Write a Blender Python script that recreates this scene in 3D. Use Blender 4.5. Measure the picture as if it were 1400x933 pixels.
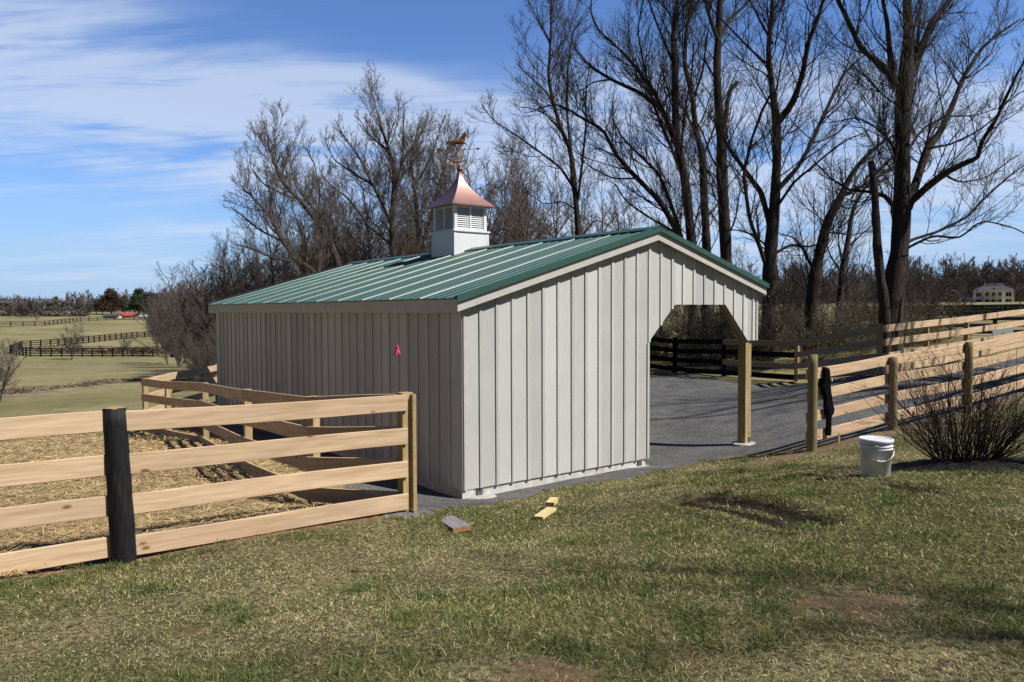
import bpy, bmesh, math, random
import numpy as np
from mathutils import Vector, Matrix
random.seed(7); rng = np.random.default_rng(11)
R = math.radians
sc = bpy.context.scene
for o in list(bpy.data.objects): bpy.data.objects.remove(o)
C = sc.collection

# ---------------------------------------------------------------- camera
F = 1050.0; CZ = 2.604; PIT = -.04; ROL = -.004
cf = np.array([0, math.cos(PIT), math.sin(PIT)]); r0 = np.array([1., 0, 0]); u0 = np.cross(r0, cf)
cr = math.cos(ROL)*r0 + math.sin(ROL)*u0; cu = -math.sin(ROL)*r0 + math.cos(ROL)*u0
cam = bpy.data.cameras.new('camera'); co = bpy.data.objects.new('camera', cam); C.objects.link(co)
cam.sensor_width = 36; cam.lens = 36*F/1400; cam.clip_end = 8000; cam.clip_start = .05
m = Matrix(((cr[0], cu[0], -cf[0], 0), (cr[1], cu[1], -cf[1], 0), (cr[2], cu[2], -cf[2], CZ), (0, 0, 0, 1)))
co.matrix_world = m; sc.camera = co
sc.view_settings.view_transform = 'Standard'; sc.view_settings.look = 'None'
sc.view_settings.gamma = 1; sc.view_settings.use_curve_mapping = False
sc.view_settings.exposure = 0.2
SUN_AZ = -21; SUN_EL = 49
SD = Vector((math.cos(R(SUN_AZ))*math.cos(R(SUN_EL)), math.sin(R(SUN_AZ))*math.cos(R(SUN_EL)), math.sin(R(SUN_EL))))
# ---------------------------------------------------------------- sun
sl = bpy.data.lights.new('sun', 'SUN'); so = bpy.data.objects.new('sun', sl); C.objects.link(so)
sl.energy = 5.0; sl.angle = R(.53); sl.color = (1, .965, .91)
so.rotation_mode = 'QUATERNION'; so.rotation_quaternion = SD.to_track_quat('Z', 'Y'); so.location = (20, -8, 30)
# ---------------------------------------------------------------- sky (world)
w = bpy.data.worlds.new('World'); sc.world = w; w.use_nodes = True
nt = w.node_tree; N = nt.nodes; L = nt.links; N.clear()
def nd(t, nt_=None, **k):
    n = (nt_ or nt).nodes.new(t)
    for a, b in k.items(): setattr(n, a, b)
    return n
def mth(op, a, b=None, nt_=None, clamp=False):
    n = nd('ShaderNodeMath', nt_, operation=op); n.use_clamp = clamp
    for i, v in enumerate((a, b)):
        if v is None: continue
        if isinstance(v, (int, float)): n.inputs[i].default_value = v
        else: (nt_ or nt).links.new(v, n.inputs[i])
    return n.outputs[0]
sky = nd('ShaderNodeTexSky', sky_type='NISHITA'); sky.sun_disc = False
sky.sun_elevation = R(SUN_EL); sky.sun_rotation = math.atan2(SD.x, SD.y); sky.air_density = 1.0; sky.dust_density = .25; sky.ozone_density = 3.0; sky.altitude = 150
skt = nd('ShaderNodeMix', data_type='RGBA', blend_type='MULTIPLY'); skt.inputs[0].default_value = 1; L.new(sky.outputs[0], skt.inputs[6]); skt.inputs[7].default_value = (.86, 1.10, 1.50, 1)
tc = nd('ShaderNodeTexCoord'); sep = nd('ShaderNodeSeparateXYZ'); L.new(tc.outputs['Generated'], sep.inputs[0])
X, Y, Z = sep.outputs
zz = mth('MAXIMUM', Z, .02)
px_ = mth('DIVIDE', X, mth('ADD', zz, .12)); py_ = mth('DIVIDE', Y, mth('ADD', zz, .12))
cmb = nd('ShaderNodeCombineXYZ'); L.new(px_, cmb.inputs[0]); L.new(py_, cmb.inputs[1])
mp = nd('ShaderNodeMapping'); L.new(cmb.outputs[0], mp.inputs[0]); mp.inputs['Rotation'].default_value = (0, 0, R(-28)); mp.inputs['Scale'].default_value = (.42, 1.0, 1); mp.inputs['Location'].default_value = (.3, 1.2, 0)
n1 = nd('ShaderNodeTexNoise'); L.new(mp.outputs[0], n1.inputs['Vector']); n1.inputs['Scale'].default_value = 1.5; n1.inputs['Detail'].default_value = 9; n1.inputs['Roughness'].default_value = .56; n1.inputs['Distortion'].default_value = .55
# cirrus banks: broad lobes by azimuth (x/y) and elevation (z/y)
az = mth('DIVIDE', X, mth('MAXIMUM', Y, .05)); el = mth('DIVIDE', Z, mth('MAXIMUM', Y, .05))
def lobe(a, e, sa, se, k, shear=0):
    da = mth('SUBTRACT', az, a); de = mth('SUBTRACT', mth('SUBTRACT', el, e), mth('MULTIPLY', da, shear))
    q = mth('ADD', mth('POWER', mth('ABSOLUTE', mth('DIVIDE', da, sa)), 2.), mth('POWER', mth('ABSOLUTE', mth('DIVIDE', de, se)), 2.))
    return mth('MULTIPLY', mth('POWER', 2.718, mth('MULTIPLY', q, -1.)), k)
tot = None
for a, e, sa, se, k, sh in [(-.60, .275, .34, .125, 1.15, -.10), (-.26, .255, .24, .055, 1.0, -.16), (-.36, .195, .15, .030, .6, -.3), (-.75, .37, .25, .06, .6, 0), (-.42, .185, .22, .012, .4, -.05), (-.10, .28, .14, .02, .45, -.2),
                            (-.6, .045, .4, .028, .75, 0), (-.42, .10, .14, .014, .5, .05), (.13, .20, .22, .11, 1.1, .1), (.50, .16, .28, .09, 1.15, .1), (.42, .29, .2, .04, .5, 0), (.1, .08, .5, .03, .4, 0), (.70, .25, .14, .03, .8, .1),
                            (.9, .3, .3, .15, .6, 0), (-1.3, .4, .4, .2, .6, 0)]:
    l = lobe(a, e, sa, se, k, sh); tot = l if tot is None else mth('ADD', tot, l)
mpf = nd('ShaderNodeMapping'); L.new(cmb.outputs[0], mpf.inputs[0]); mpf.inputs['Rotation'].default_value = (0, 0, R(-20)); mpf.inputs['Scale'].default_value = (.9, 4.2, 1)
n2_ = nd('ShaderNodeTexNoise'); L.new(mpf.outputs[0], n2_.inputs['Vector']); n2_.inputs['Scale'].default_value = 1.6; n2_.inputs['Detail'].default_value = 10; n2_.inputs['Roughness'].default_value = .62; n2_.inputs['Distortion'].default_value = .9
w1 = mth('MULTIPLY', mth('SUBTRACT', n1.outputs['Fac'], .27), 3.8); w1.node.use_clamp = False
dens = mth('MULTIPLY', tot, mth('ADD', w1, mth('MULTIPLY', mth('SUBTRACT', n2_.outputs['Fac'], .5), 2.1)))
mr = nd('ShaderNodeMapRange', interpolation_type='SMOOTHSTEP'); L.new(dens, mr.inputs[0]); mr.inputs[1].default_value = .08; mr.inputs[2].default_value = 1.15; mr.inputs[3].default_value = 0; mr.inputs[4].default_value = .66
hz = nd('ShaderNodeMapRange'); L.new(Z, hz.inputs[0]); hz.inputs[1].default_value = -.02; hz.inputs[2].default_value = .06; 
fac = mth('MULTIPLY', mr.outputs[0], hz.outputs[0])
mx = nd('ShaderNodeMix', data_type='RGBA'); L.new(fac, mx.inputs[0]); L.new(skt.outputs[2], mx.inputs[6]); mx.inputs[7].default_value = (6.6, 7.5, 9.1, 1)
# pale blue haze low over the horizon
hzf = nd('ShaderNodeMapRange', interpolation_type='SMOOTHERSTEP'); L.new(Z, hzf.inputs[0]); hzf.inputs[1].default_value = .22; hzf.inputs[2].default_value = -.02; hzf.inputs[3].default_value = 0; hzf.inputs[4].default_value = .85
mh = nd('ShaderNodeMix', data_type='RGBA'); L.new(hzf.outputs[0], mh.inputs[0]); L.new(skt.outputs[2], mh.inputs[6]); mh.inputs[7].default_value = (3.6, 5.4, 8.2, 1); L.new(mh.outputs[2], mx.inputs[6])
# sky dimmed overhead, sideways and behind the view, added to cut fill on shaded walls
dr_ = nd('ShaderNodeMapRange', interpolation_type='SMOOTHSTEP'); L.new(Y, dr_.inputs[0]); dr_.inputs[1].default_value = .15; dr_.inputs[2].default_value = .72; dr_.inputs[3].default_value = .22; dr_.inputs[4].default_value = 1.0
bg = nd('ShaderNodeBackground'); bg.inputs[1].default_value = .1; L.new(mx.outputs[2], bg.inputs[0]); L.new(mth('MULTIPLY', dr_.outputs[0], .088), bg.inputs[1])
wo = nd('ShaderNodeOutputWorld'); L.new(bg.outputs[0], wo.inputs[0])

# ---------------------------------------------------------------- helpers
def at(px, py, d):
    P = np.array([0, 0, CZ]) + d*(cf + (px-700)/F*cr + (466.5-py)/F*cu)
    return Vector(P)
def proj(P):
    d = np.array(P) - np.array([0, 0, CZ]); z = d@cf
    return 700+F*(d@cr)/z, 466.5-F*(d@cu)/z, z
def tag(o, label=None, cat=None, group=None, kind=None):
    if label: o['label'] = label
    if cat: o['category'] = cat
    if group: o['group'] = group
    if kind: o['kind'] = kind
    return o
def empty(name, loc, label=None, cat=None, group=None, rz=0):
    o = bpy.data.objects.new(name, None); C.objects.link(o); o.location = loc; o.rotation_euler[2] = rz
    o.empty_display_size = .2
    return tag(o, label, cat, group)
def link(name, me, mat=None, parent=None):
    o = bpy.data.objects.new(name, me); C.objects.link(o)
    if mat is not None and len(me.materials) == 0: me.materials.append(mat)
    if parent is not None: o.parent = parent
    return o
def frombm(name, bm, mat, parent=None, smooth=False):
    bmesh.ops.recalc_face_normals(bm, faces=bm.faces)
    me = bpy.data.meshes.new(name); bm.to_mesh(me); bm.free()
    if smooth:
        me.polygons.foreach_set('use_smooth', [True]*len(me.polygons))
    return link(name, me, mat, parent)
def fastmesh(name, V, Fs, smooth=False):
    """V (n,3); Fs list of arrays (k, sides)"""
    me = bpy.data.meshes.new(name)
    V = np.asarray(V, np.float32); me.vertices.add(len(V)); me.vertices.foreach_set('co', V.ravel())
    loops = np.concatenate([f.ravel() for f in Fs]).astype(np.int32)
    cnt = np.concatenate([np.full(len(f), f.shape[1]) for f in Fs]).astype(np.int32)
    st = np.concatenate([[0], np.cumsum(cnt)[:-1]]).astype(np.int32)
    me.loops.add(len(loops)); me.loops.foreach_set('vertex_index', loops)
    me.polygons.add(len(cnt)); me.polygons.foreach_set('loop_start', st); me.polygons.foreach_set('loop_total', cnt)
    if smooth: me.polygons.foreach_set('use_smooth', np.ones(len(cnt), bool))
    me.update(calc_edges=True); me.validate()
    return me
def box(bm, x0, x1, y0, y1, z0, z1):
    v = [bm.verts.new(p) for p in [(x0,y0,z0),(x1,y0,z0),(x1,y1,z0),(x0,y1,z0),(x0,y0,z1),(x1,y0,z1),(x1,y1,z1),(x0,y1,z1)]]
    for f in ((0,3,2,1),(4,5,6,7),(0,1,5,4),(1,2,6,5),(2,3,7,6),(3,0,4,7)): bm.faces.new([v[i] for i in f])
def prism(bm, pts, off):
    """pts: list of 3D points of a planar outline, off: Vector of thickness"""
    a = [bm.verts.new(p) for p in pts]; b = [bm.verts.new(Vector(p)+Vector(off)) for p in pts]
    bm.faces.new(a); bm.faces.new(b[::-1]); n = len(pts)
    for i in range(n): bm.faces.new([a[i], b[i], b[(i+1)%n], a[(i+1)%n]])
def lathe(bm, prof, n=32, cx=0, cy=0, cz=0):
    rings = []
    for r, z in prof: rings.append([bm.verts.new((cx+r*math.cos(2*math.pi*i/n), cy+r*math.sin(2*math.pi*i/n), cz+z)) for i in range(n)])
    for a, b in zip(rings, rings[1:]):
        for i in range(n): bm.faces.new([a[i], a[(i+1)%n], b[(i+1)%n], b[i]])
    bm.faces.new(rings[0][::-1]); bm.faces.new(rings[-1])
# ---- many tapered tubes at once
def tubes(groups):
    """groups: list of (P (M,N,3), R (M,N), sides) -> V, quads"""
    Vs, Fs, base = [], [], 0
    for P, Rr, k in groups:
        if len(P) == 0: continue
        M, n, _ = P.shape
        T = np.gradient(P, axis=1); T /= np.linalg.norm(T, axis=2, keepdims=True)+1e-9
        mean = P[:, -1]-P[:, 0]; ref = np.where((np.abs(mean[:, 2]) > .8*np.linalg.norm(mean, axis=1))[:, None], np.array([[1., .13, 0]]), np.array([[0, 0, 1.]]))
        A = np.cross(T, ref[:, None, :]); A /= np.linalg.norm(A, axis=2, keepdims=True)+1e-9
        B = np.cross(T, A)
        th = 2*np.pi*np.arange(k)/k
        ring = P[:, :, None, :] + Rr[:, :, None, None]*(np.cos(th)[None, None, :, None]*A[:, :, None, :]+np.sin(th)[None, None, :, None]*B[:, :, None, :])
        Vs.append(ring.reshape(-1, 3))
        idx = base + np.arange(M*n*k).reshape(M, n, k)
        a = idx[:, :-1, :]; b = idx[:, 1:, :]
        f = np.stack([a, np.roll(a, -1, 2), np.roll(b, -1, 2), b], -1).reshape(-1, 4)
        Fs.append(f); base += M*n*k
    return np.concatenate(Vs), Fs
def resample(pts, rad, n):
    pts = np.array(pts, float); rad = np.array(rad, float)
    # catmull-ish smoothing by dense cubic via linear chord param + smoothing
    s = np.r_[0, np.cumsum(np.linalg.norm(np.diff(pts, axis=0), axis=1))]; t = np.linspace(0, s[-1], n*3)
    q = np.stack([np.interp(t, s, pts[:, i]) for i in range(3)], 1)
    for _ in range(4):
        q[1:-1] = (q[:-2]+2*q[1:-1]+q[2:])/4
    t2 = np.linspace(0, n*3-1, n)
    q = np.stack([np.interp(t2, np.arange(n*3), q[:, i]) for i in range(3)], 1)
    return q, np.interp(np.linspace(0, s[-1], n), s, rad)
def unit(a): return a/(np.linalg.norm(a, axis=-1, keepdims=True)+1e-9)
def spawn(P, Rr, spacing, lenf, maxlen, minlen, ang, up, n, rmul, rmin, t0=.15, wob=.18, rmaxc=.5):
    """children along parents. P (M,N,3)"""
    M, Np, _ = P.shape
    seg = np.linalg.norm(np.diff(P, axis=1), axis=2); Ln = seg.sum(1)
    cnt = np.maximum((Ln*(1-t0)/spacing + rng.random(M)).astype(int), 1)
    pi = np.repeat(np.arange(M), cnt); K = len(pi)
    t = t0 + (1-t0)*rng.random(K)**.85
    fi = t*(Np-1); i0 = np.minimum(fi.astype(int), Np-2); fr = (fi-i0)[:, None]
    p = P[pi, i0]*(1-fr)+P[pi, i0+1]*fr; tan = unit(P[pi, i0+1]-P[pi, i0]); rr = Rr[pi, i0]*(1-fr[:, 0])+Rr[pi, i0+1]*fr[:, 0]
    rv = unit(rng.normal(size=(K, 3))); side = unit(rv-(rv*tan).sum(1, keepdims=True)*tan)
    side[:, 2] += .15; a = R(ang)*(.7+.6*rng.random(K)); d = unit(tan*np.cos(a)[:, None]+side*np.sin(a)[:, None])
    length = np.clip((.35+.65*(1-t))*Ln[pi]*lenf*(.6+.8*rng.random(K)), minlen, maxlen)
    st = (length/(n-1))[:, None]; Q = [p]; cur = p
    for k in range(n-1):
        d = unit(d + rng.normal(size=(K, 3))*wob + np.array([0, 0, up])); cur = cur+d*st; Q.append(cur)
    Q = np.stack(Q, 1); rb = np.clip(rr*rmul*(.75+.5*rng.random(K)), rmin, rmaxc)
    tap = np.linspace(1, .3, n)[None, :]
    return Q, np.maximum(rb[:, None]*tap, rmin*.55)

# ---------------------------------------------------------------- materials
def newmat(name):
    m_ = bpy.data.materials.new(name); m_.use_nodes = True; t = m_.node_tree; b = t.nodes['Principled BSDF']
    return m_, t, b
def noise_mat(name, c1, c2, scale=5, rough=.8, bump=.2, stretch=(1,1,1), detail=6, spec=.3, metallic=0, c3=None, s3=30, f3=.3, objrand=.0, dist=.01, coord='Object', lo=.35, hi=.65):
    m_, t, b = newmat(name); l = t.links
    tc = nd('ShaderNodeTexCoord', t); mp = nd('ShaderNodeMapping', t); mp.inputs['Scale'].default_value = stretch
    l.new(tc.outputs[coord], mp.inputs[0]); vec = mp.outputs[0]
    oi = nd('ShaderNodeObjectInfo', t)
    if objrand:
        ad = nd('ShaderNodeVectorMath', t, operation='ADD'); cb = nd('ShaderNodeCombineXYZ', t)
        q = mth('MULTIPLY', oi.outputs['Random'], 37., t)
        for i in range(3): l.new(q, cb.inputs[i])
        l.new(vec, ad.inputs[0]); l.new(cb.outputs[0], ad.inputs[1]); vec = ad.outputs[0]
    n = nd('ShaderNodeTexNoise', t); l.new(vec, n.inputs['Vector']); n.inputs['Scale'].default_value = scale; n.inputs['Detail'].default_value = detail; n.inputs['Roughness'].default_value = .6
    mr = nd('ShaderNodeMapRange', t); l.new(n.outputs[0], mr.inputs[0]); mr.inputs[1].default_value = lo; mr.inputs[2].default_value = hi
    mx = nd('ShaderNodeMix', t, data_type='RGBA'); l.new(mr.outputs[0], mx.inputs[0]); mx.inputs[6].default_value = (*c1, 1); mx.inputs[7].default_value = (*c2, 1)
    col = mx.outputs[2]
    if c3:
        n3 = nd('ShaderNodeTexNoise', t); l.new(vec, n3.inputs['Vector']); n3.inputs['Scale'].default_value = s3; n3.inputs['Detail'].default_value = 4
        m3 = nd('ShaderNodeMapRange', t); l.new(n3.outputs[0], m3.inputs[0]); m3.inputs[1].default_value = .5; m3.inputs[2].default_value = .72; m3.inputs[4].default_value = f3
        x3 = nd('ShaderNodeMix', t, data_type='RGBA'); l.new(m3.outputs[0], x3.inputs[0]); l.new(col, x3.inputs[6]); x3.inputs[7].default_value = (*c3, 1); col = x3.outputs[2]
    if objrand:
        hs = nd('ShaderNodeHueSaturation', t); l.new(col, hs.inputs['Color']); v = mth('ADD', mth('MULTIPLY', oi.outputs['Random'], objrand, t), 1-objrand/2, t); l.new(v, hs.inputs['Value']); col = hs.outputs[0]
    l.new(col, b.inputs['Base Color']); b.inputs['Roughness'].default_value = rough; b.inputs['Specular IOR Level'].default_value = spec; b.inputs['Metallic'].default_value = metallic
    if bump:
        bp = nd('ShaderNodeBump', t); bp.inputs['Strength'].default_value = bump; bp.inputs['Distance'].default_value = dist; l.new(n.outputs[0], bp.inputs['Height']); l.new(bp.outputs[0], b.inputs['Normal'])
    return m_
def wood_mat(name, c1, c2, knot, rnd=.15, knots=True, grain=1.0, rough=.75, weather=None):
    """planks whose mesh is laid out along local X"""
    m_, t, b = newmat(name); l = t.links
    tc = nd('ShaderNodeTexCoord', t); oi = nd('ShaderNodeObjectInfo', t)
    cb = nd('ShaderNodeCombineXYZ', t); q = mth('MULTIPLY', oi.outputs['Random'], 53., t)
    for i in range(3): l.new(q, cb.inputs[i])
    ad = nd('ShaderNodeVectorMath', t, operation='ADD'); l.new(tc.outputs['Object'], ad.inputs[0]); l.new(cb.outputs[0], ad.inputs[1])
    mp = nd('ShaderNodeMapping', t); mp.inputs['Scale'].default_value = (1.2, 18, 18); l.new(ad.outputs[0], mp.inputs[0])
    n = nd('ShaderNodeTexNoise', t); l.new(mp.outputs[0], n.inputs['Vector']); n.inputs['Scale'].default_value = 1.6; n.inputs['Detail'].default_value = 8; n.inputs['Distortion'].default_value = .6
    mr = nd('ShaderNodeMapRange', t); l.new(n.outputs[0], mr.inputs[0]); mr.inputs[1].default_value = .33; mr.inputs[2].default_value = .68; mr.inputs[4].default_value = grain
    mx = nd('ShaderNodeMix', t, data_type='RGBA'); l.new(mr.outputs[0], mx.inputs[0]); mx.inputs[6].default_value = (*c1, 1); mx.inputs[7].default_value = (*c2, 1); col = mx.outputs[2]
    # broad stain
    n2 = nd('ShaderNodeTexNoise', t); mp2 = nd('ShaderNodeMapping', t); mp2.inputs['Scale'].default_value = (1, 3, 3); l.new(ad.outputs[0], mp2.inputs[0]); l.new(mp2.outputs[0], n2.inputs['Vector']); n2.inputs['Scale'].default_value = 1.7; n2.inputs['Detail'].default_value = 6
    m2 = nd('ShaderNodeMapRange', t); l.new(n2.outputs[0], m2.inputs[0]); m2.inputs[1].default_value = .52; m2.inputs[2].default_value = .75; m2.inputs[4].default_value = .7
    x2 = nd('ShaderNodeMix', t, data_type='RGBA'); l.new(m2.outputs[0], x2.inputs[0]); l.new(col, x2.inputs[6]); x2.inputs[7].default_value = (*(weather or tuple(x*.6 for x in c1)), 1); col = x2.outputs[2]
    if knots:
        vo = nd('ShaderNodeTexVoronoi', t); mp3 = nd('ShaderNodeMapping', t); mp3.inputs['Scale'].default_value = (2.6, 5.5, 5.5); l.new(ad.outputs[0], mp3.inputs[0]); l.new(mp3.outputs[0], vo.inputs['Vector']); vo.inputs['Scale'].default_value = 1.15
        m4 = nd('ShaderNodeMapRange', t); l.new(vo.outputs['Distance'], m4.inputs[0]); m4.inputs[1].default_value = .07; m4.inputs[2].default_value = .14; m4.inputs[3].default_value = .85; m4.inputs[4].default_value = 0
        x4 = nd('ShaderNodeMix', t, data_type='RGBA'); l.new(m4.outputs[0], x4.inputs[0]); l.new(col, x4.inputs[6]); x4.inputs[7].default_value = (*knot, 1); col = x4.outputs[2]
    hs = nd('ShaderNodeHueSaturation', t); l.new(col, hs.inputs['Color']); v = mth('ADD', mth('MULTIPLY', oi.outputs['Random'], rnd, t), 1-rnd/2, t); l.new(v, hs.inputs['Value'])
    l.new(hs.outputs[0], b.inputs['Base Color']); b.inputs['Roughness'].default_value = rough; b.inputs['Specular IOR Level'].default_value = .2
    bp = nd('ShaderNodeBump', t); bp.inputs['Strength'].default_value = .35; bp.inputs['Distance'].default_value = .004; l.new(n.outputs[0], bp.inputs['Height']); l.new(bp.outputs[0], b.inputs['Normal'])
    return m_
M = {}
M['oak'] = wood_mat('new_oak_board', (.70, .51, .335), (.50, .34, .205), (.17, .07, .03), rnd=.16, weather=(.47, .35, .24))
M['treated'] = wood_mat('treated_yellow_wood', (.46, .345, .18), (.32, .235, .115), (.12, .07, .03), rnd=.2, weather=(.26, .24, .10))
M['brown'] = wood_mat('bare_brown_wood', (.36, .27, .18), (.27, .19, .12), (.08, .04, .02))
M['roundpost'] = noise_mat('green_brown_round_post', (.25, .20, .10), (.15, .13, .065), 6, .85, .4, (6, 6, .7), objrand=.2)
M['blackpost'] = noise_mat('black_tarred_wood', (.005, .005, .007), (.012, .012, .015), 8, .7, .6, (5, 5, .6), c3=(.16, .13, .09), s3=9, f3=.12, lo=.3, hi=.75)
M['blackboard'] = noise_mat('black_painted_board', (.006, .006, .007), (.013, .012, .012), 6, .9, .2, spec=.08, objrand=.2)
M['greywood'] = wood_mat('weathered_grey_wood', (.30, .27, .27), (.19, .17, .18), (.06, .05, .05), knots=False)
M['endgrain'] = wood_mat('orange_end_grain', (.38, .21, .11), (.28, .15, .07), (.1, .05, .03), knots=False)
M['yellowwood'] = wood_mat('yellow_offcut_wood', (.70, .56, .30), (.60, .46, .22), (.2, .1, .04), knots=False)
M['bark'] = noise_mat('dark_furrowed_bark', (.022, .017, .014), (.060, .048, .040), 3.2, .95, .9, (5, 5, .8), dist=.05, detail=8)
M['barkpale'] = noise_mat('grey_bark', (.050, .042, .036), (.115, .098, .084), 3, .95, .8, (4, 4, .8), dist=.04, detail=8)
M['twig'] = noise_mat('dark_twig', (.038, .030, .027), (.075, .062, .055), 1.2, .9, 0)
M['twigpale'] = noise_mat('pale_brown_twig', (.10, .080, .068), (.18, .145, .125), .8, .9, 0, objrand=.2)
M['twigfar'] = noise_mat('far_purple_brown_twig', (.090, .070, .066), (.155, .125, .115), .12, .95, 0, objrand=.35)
M['stem'] = noise_mat('red_brown_stem', (.030, .020, .018), (.060, .040, .035), 3, .7, 0)
M['leafolive'] = noise_mat('olive_vine_leaf', (.11, .11, .035), (.20, .18, .055), 2.5, .7, 0, objrand=.4)
M['needle'] = noise_mat('evergreen_needle', (.018, .034, .014), (.045, .07, .025), .5, .8, 0, objrand=.3)
M['needlered'] = noise_mat('winter_red_evergreen', (.045, .03, .018), (.085, .048, .03), .5, .8, 0)
M['copper'] = noise_mat('copper_sheet', (.42, .245, .21), (.34, .20, .18), 3, .5, .08, metallic=1.0, lo=.3, hi=.7)
M['gold'] = noise_mat('brass_and_copper', (.62, .38, .16), (.45, .22, .10), 20, .33, .05, metallic=1.0)
M['vanecopper'] = noise_mat('vane_copper', (.32, .14, .07), (.17, .075, .04), 14, .4, .15, metallic=.8)
M['whitepvc'] = noise_mat('white_vinyl', (.80, .81, .82), (.74, .75, .77), 2, .4, .02)
M['bucket'] = noise_mat('white_plastic', (.78, .79, .83), (.68, .69, .74), 7, .42, .02, c3=(.45, .42, .38), s3=11, f3=.3)
M['wire'] = noise_mat('galvanised_wire', (.55, .55, .55), (.4, .4, .4), 30, .35, 0, metallic=1)
M['cloth'] = noise_mat('black_cloth', (.003, .003, .004), (.008, .008, .010), 22, .95, .5, spec=.05, dist=.01)
M['pink'] = noise_mat('pink_ribbon', (.85, .03, .18), (.95, .10, .28), 12, .5, .1)
M['concrete'] = noise_mat('pale_concrete', (.50, .48, .45), (.36, .35, .33), 12, .9, .5)
M['metalgrey'] = noise_mat('grey_bracket_metal', (.10, .10, .12), (.18, .18, .2), 12, .5, .1, metallic=.6)
M['interior'] = noise_mat('unpainted_inside_board', (.26, .19, .12), (.19, .135, .085), 3, .85, .2, (8, 8, 1))
def siding_mat(name, stretch):
    m_, t, b = newmat(name); l = t.links
    tc = nd('ShaderNodeTexCoord', t)
    # each board its own shade
    at_ = nd('ShaderNodeAttribute', t); at_.attribute_name = 'board'
    mp = nd('ShaderNodeMapping', t); mp.inputs['Scale'].default_value = stretch; l.new(tc.outputs['Object'], mp.inputs[0])
    n = nd('ShaderNodeTexNoise', t); l.new(mp.outputs[0], n.inputs['Vector']); n.inputs['Scale'].default_value = 9; n.inputs['Detail'].default_value = 7; n.inputs['Distortion'].default_value = .4
    # saw marks: fine lines across the board
    wv = nd('ShaderNodeTexWave', t, bands_direction='Z'); l.new(tc.outputs['Object'], wv.inputs['Vector']); wv.inputs['Scale'].default_value = 14; wv.inputs['Distortion'].default_value = 3.2; wv.inputs['Detail'].default_value = 3; wv.inputs['Detail Scale'].default_value = 3
    n2 = nd('ShaderNodeTexNoise', t); l.new(tc.outputs['Object'], n2.inputs['Vector']); n2.inputs['Scale'].default_value = 1.6; n2.inputs['Detail'].default_value = 5
    f = mth('ADD', mth('ADD', mth('MULTIPLY', mth('SUBTRACT', n.outputs[0], .5, t), .34, t), mth('MULTIPLY', mth('SUBTRACT', wv.outputs[0], .5, t), mth('MULTIPLY', mth('SUBTRACT', n2.outputs[0], .40, t), .16, t), t), t),
            mth('ADD', mth('MULTIPLY', mth('SUBTRACT', n2.outputs[0], .5, t), .2, t), mth('MULTIPLY', mth('SUBTRACT', at_.outputs['Fac'], .5, t), .30, t), t), t)
    v = mth('ADD', f, 1, t)
    rgb = nd('ShaderNodeRGB', t); rgb.outputs[0].default_value = (.532, .527, .50, 1)
    hs = nd('ShaderNodeHueSaturation', t); l.new(rgb.outputs[0], hs.inputs['Color']); l.new(v, hs.inputs['Value'])
    # knots showing through
    vo = nd('ShaderNodeTexVoronoi', t); mp3 = nd('ShaderNodeMapping', t); mp3.inputs['Scale'].default_value = (2.6, 2.6, .9); l.new(tc.outputs['Object'], mp3.inputs[0]); l.new(mp3.outputs[0], vo.inputs['Vector'])
    m4 = nd('ShaderNodeMapRange', t); l.new(vo.outputs['Distance'], m4.inputs[0]); m4.inputs[1].default_value = .03; m4.inputs[2].default_value = .1; m4.inputs[3].default_value = .4; m4.inputs[4].default_value = 0
    x4 = nd('ShaderNodeMix', t, data_type='RGBA'); l.new(m4.outputs[0], x4.inputs[0]); l.new(hs.outputs[0], x4.inputs[6]); x4.inputs[7].default_value = (.26, .24, .20, 1)
    l.new(x4.outputs[2], b.inputs['Base Color']); b.inputs['Roughness'].default_value = .75; b.inputs['Specular IOR Level'].default_value = .25
    bp = nd('ShaderNodeBump', t); bp.inputs['Strength'].default_value = .5; bp.inputs['Distance'].default_value = .004
    l.new(mth('ADD', mth('MULTIPLY', n.outputs[0], .8, t), mth('MULTIPLY', wv.outputs[0], .12, t), t), bp.inputs['Height']); l.new(bp.outputs[0], b.inputs['Normal'])
    return m_
M['siding'] = siding_mat('greige_rough_sawn_siding', (5, 5, .45))
M['trim'] = noise_mat('greige_trim_paint', (.55, .53, .49), (.47, .455, .42), 8, .7, .2)
M['skirt'] = noise_mat('pale_skirt_paint', (.66, .65, .62), (.52, .50, .46), 9, .7, .3, c3=(.28, .22, .16), s3=5, f3=.5)
def roof_mat():
    m_, t, b = newmat('green_painted_steel'); l = t.links
    tc = nd('ShaderNodeTexCoord', t); n = nd('ShaderNodeTexNoise', t); l.new(tc.outputs['Object'], n.inputs['Vector']); n.inputs['Scale'].default_value = 2.5; n.inputs['Detail'].default_value = 6
    mx = nd('ShaderNodeMix', t, data_type='RGBA'); l.new(n.outputs[0], mx.inputs[0]); mx.inputs[6].default_value = (.029, .086, .069, 1); mx.inputs[7].default_value = (.042, .108, .089, 1)
    l.new(mx.outputs[2], b.inputs['Base Color']); b.inputs['Roughness'].default_value = .43; b.inputs['Specular IOR Level'].default_value = .45
    bp = nd('ShaderNodeBump', t); bp.inputs['Strength'].default_value = .25; bp.inputs['Distance'].default_value = .02; n2 = nd('ShaderNodeTexNoise', t); mp = nd('ShaderNodeMapping', t); mp.inputs['Scale'].default_value = (.6, 2.5, 1); l.new(tc.outputs['Object'], mp.inputs[0]); l.new(mp.outputs[0], n2.inputs['Vector']); n2.inputs['Scale'].default_value = 2
    l.new(n2.outputs[0], bp.inputs['Height']); l.new(bp.outputs[0], b.inputs['Normal'])
    return m_
M['roof'] = roof_mat()

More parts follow.
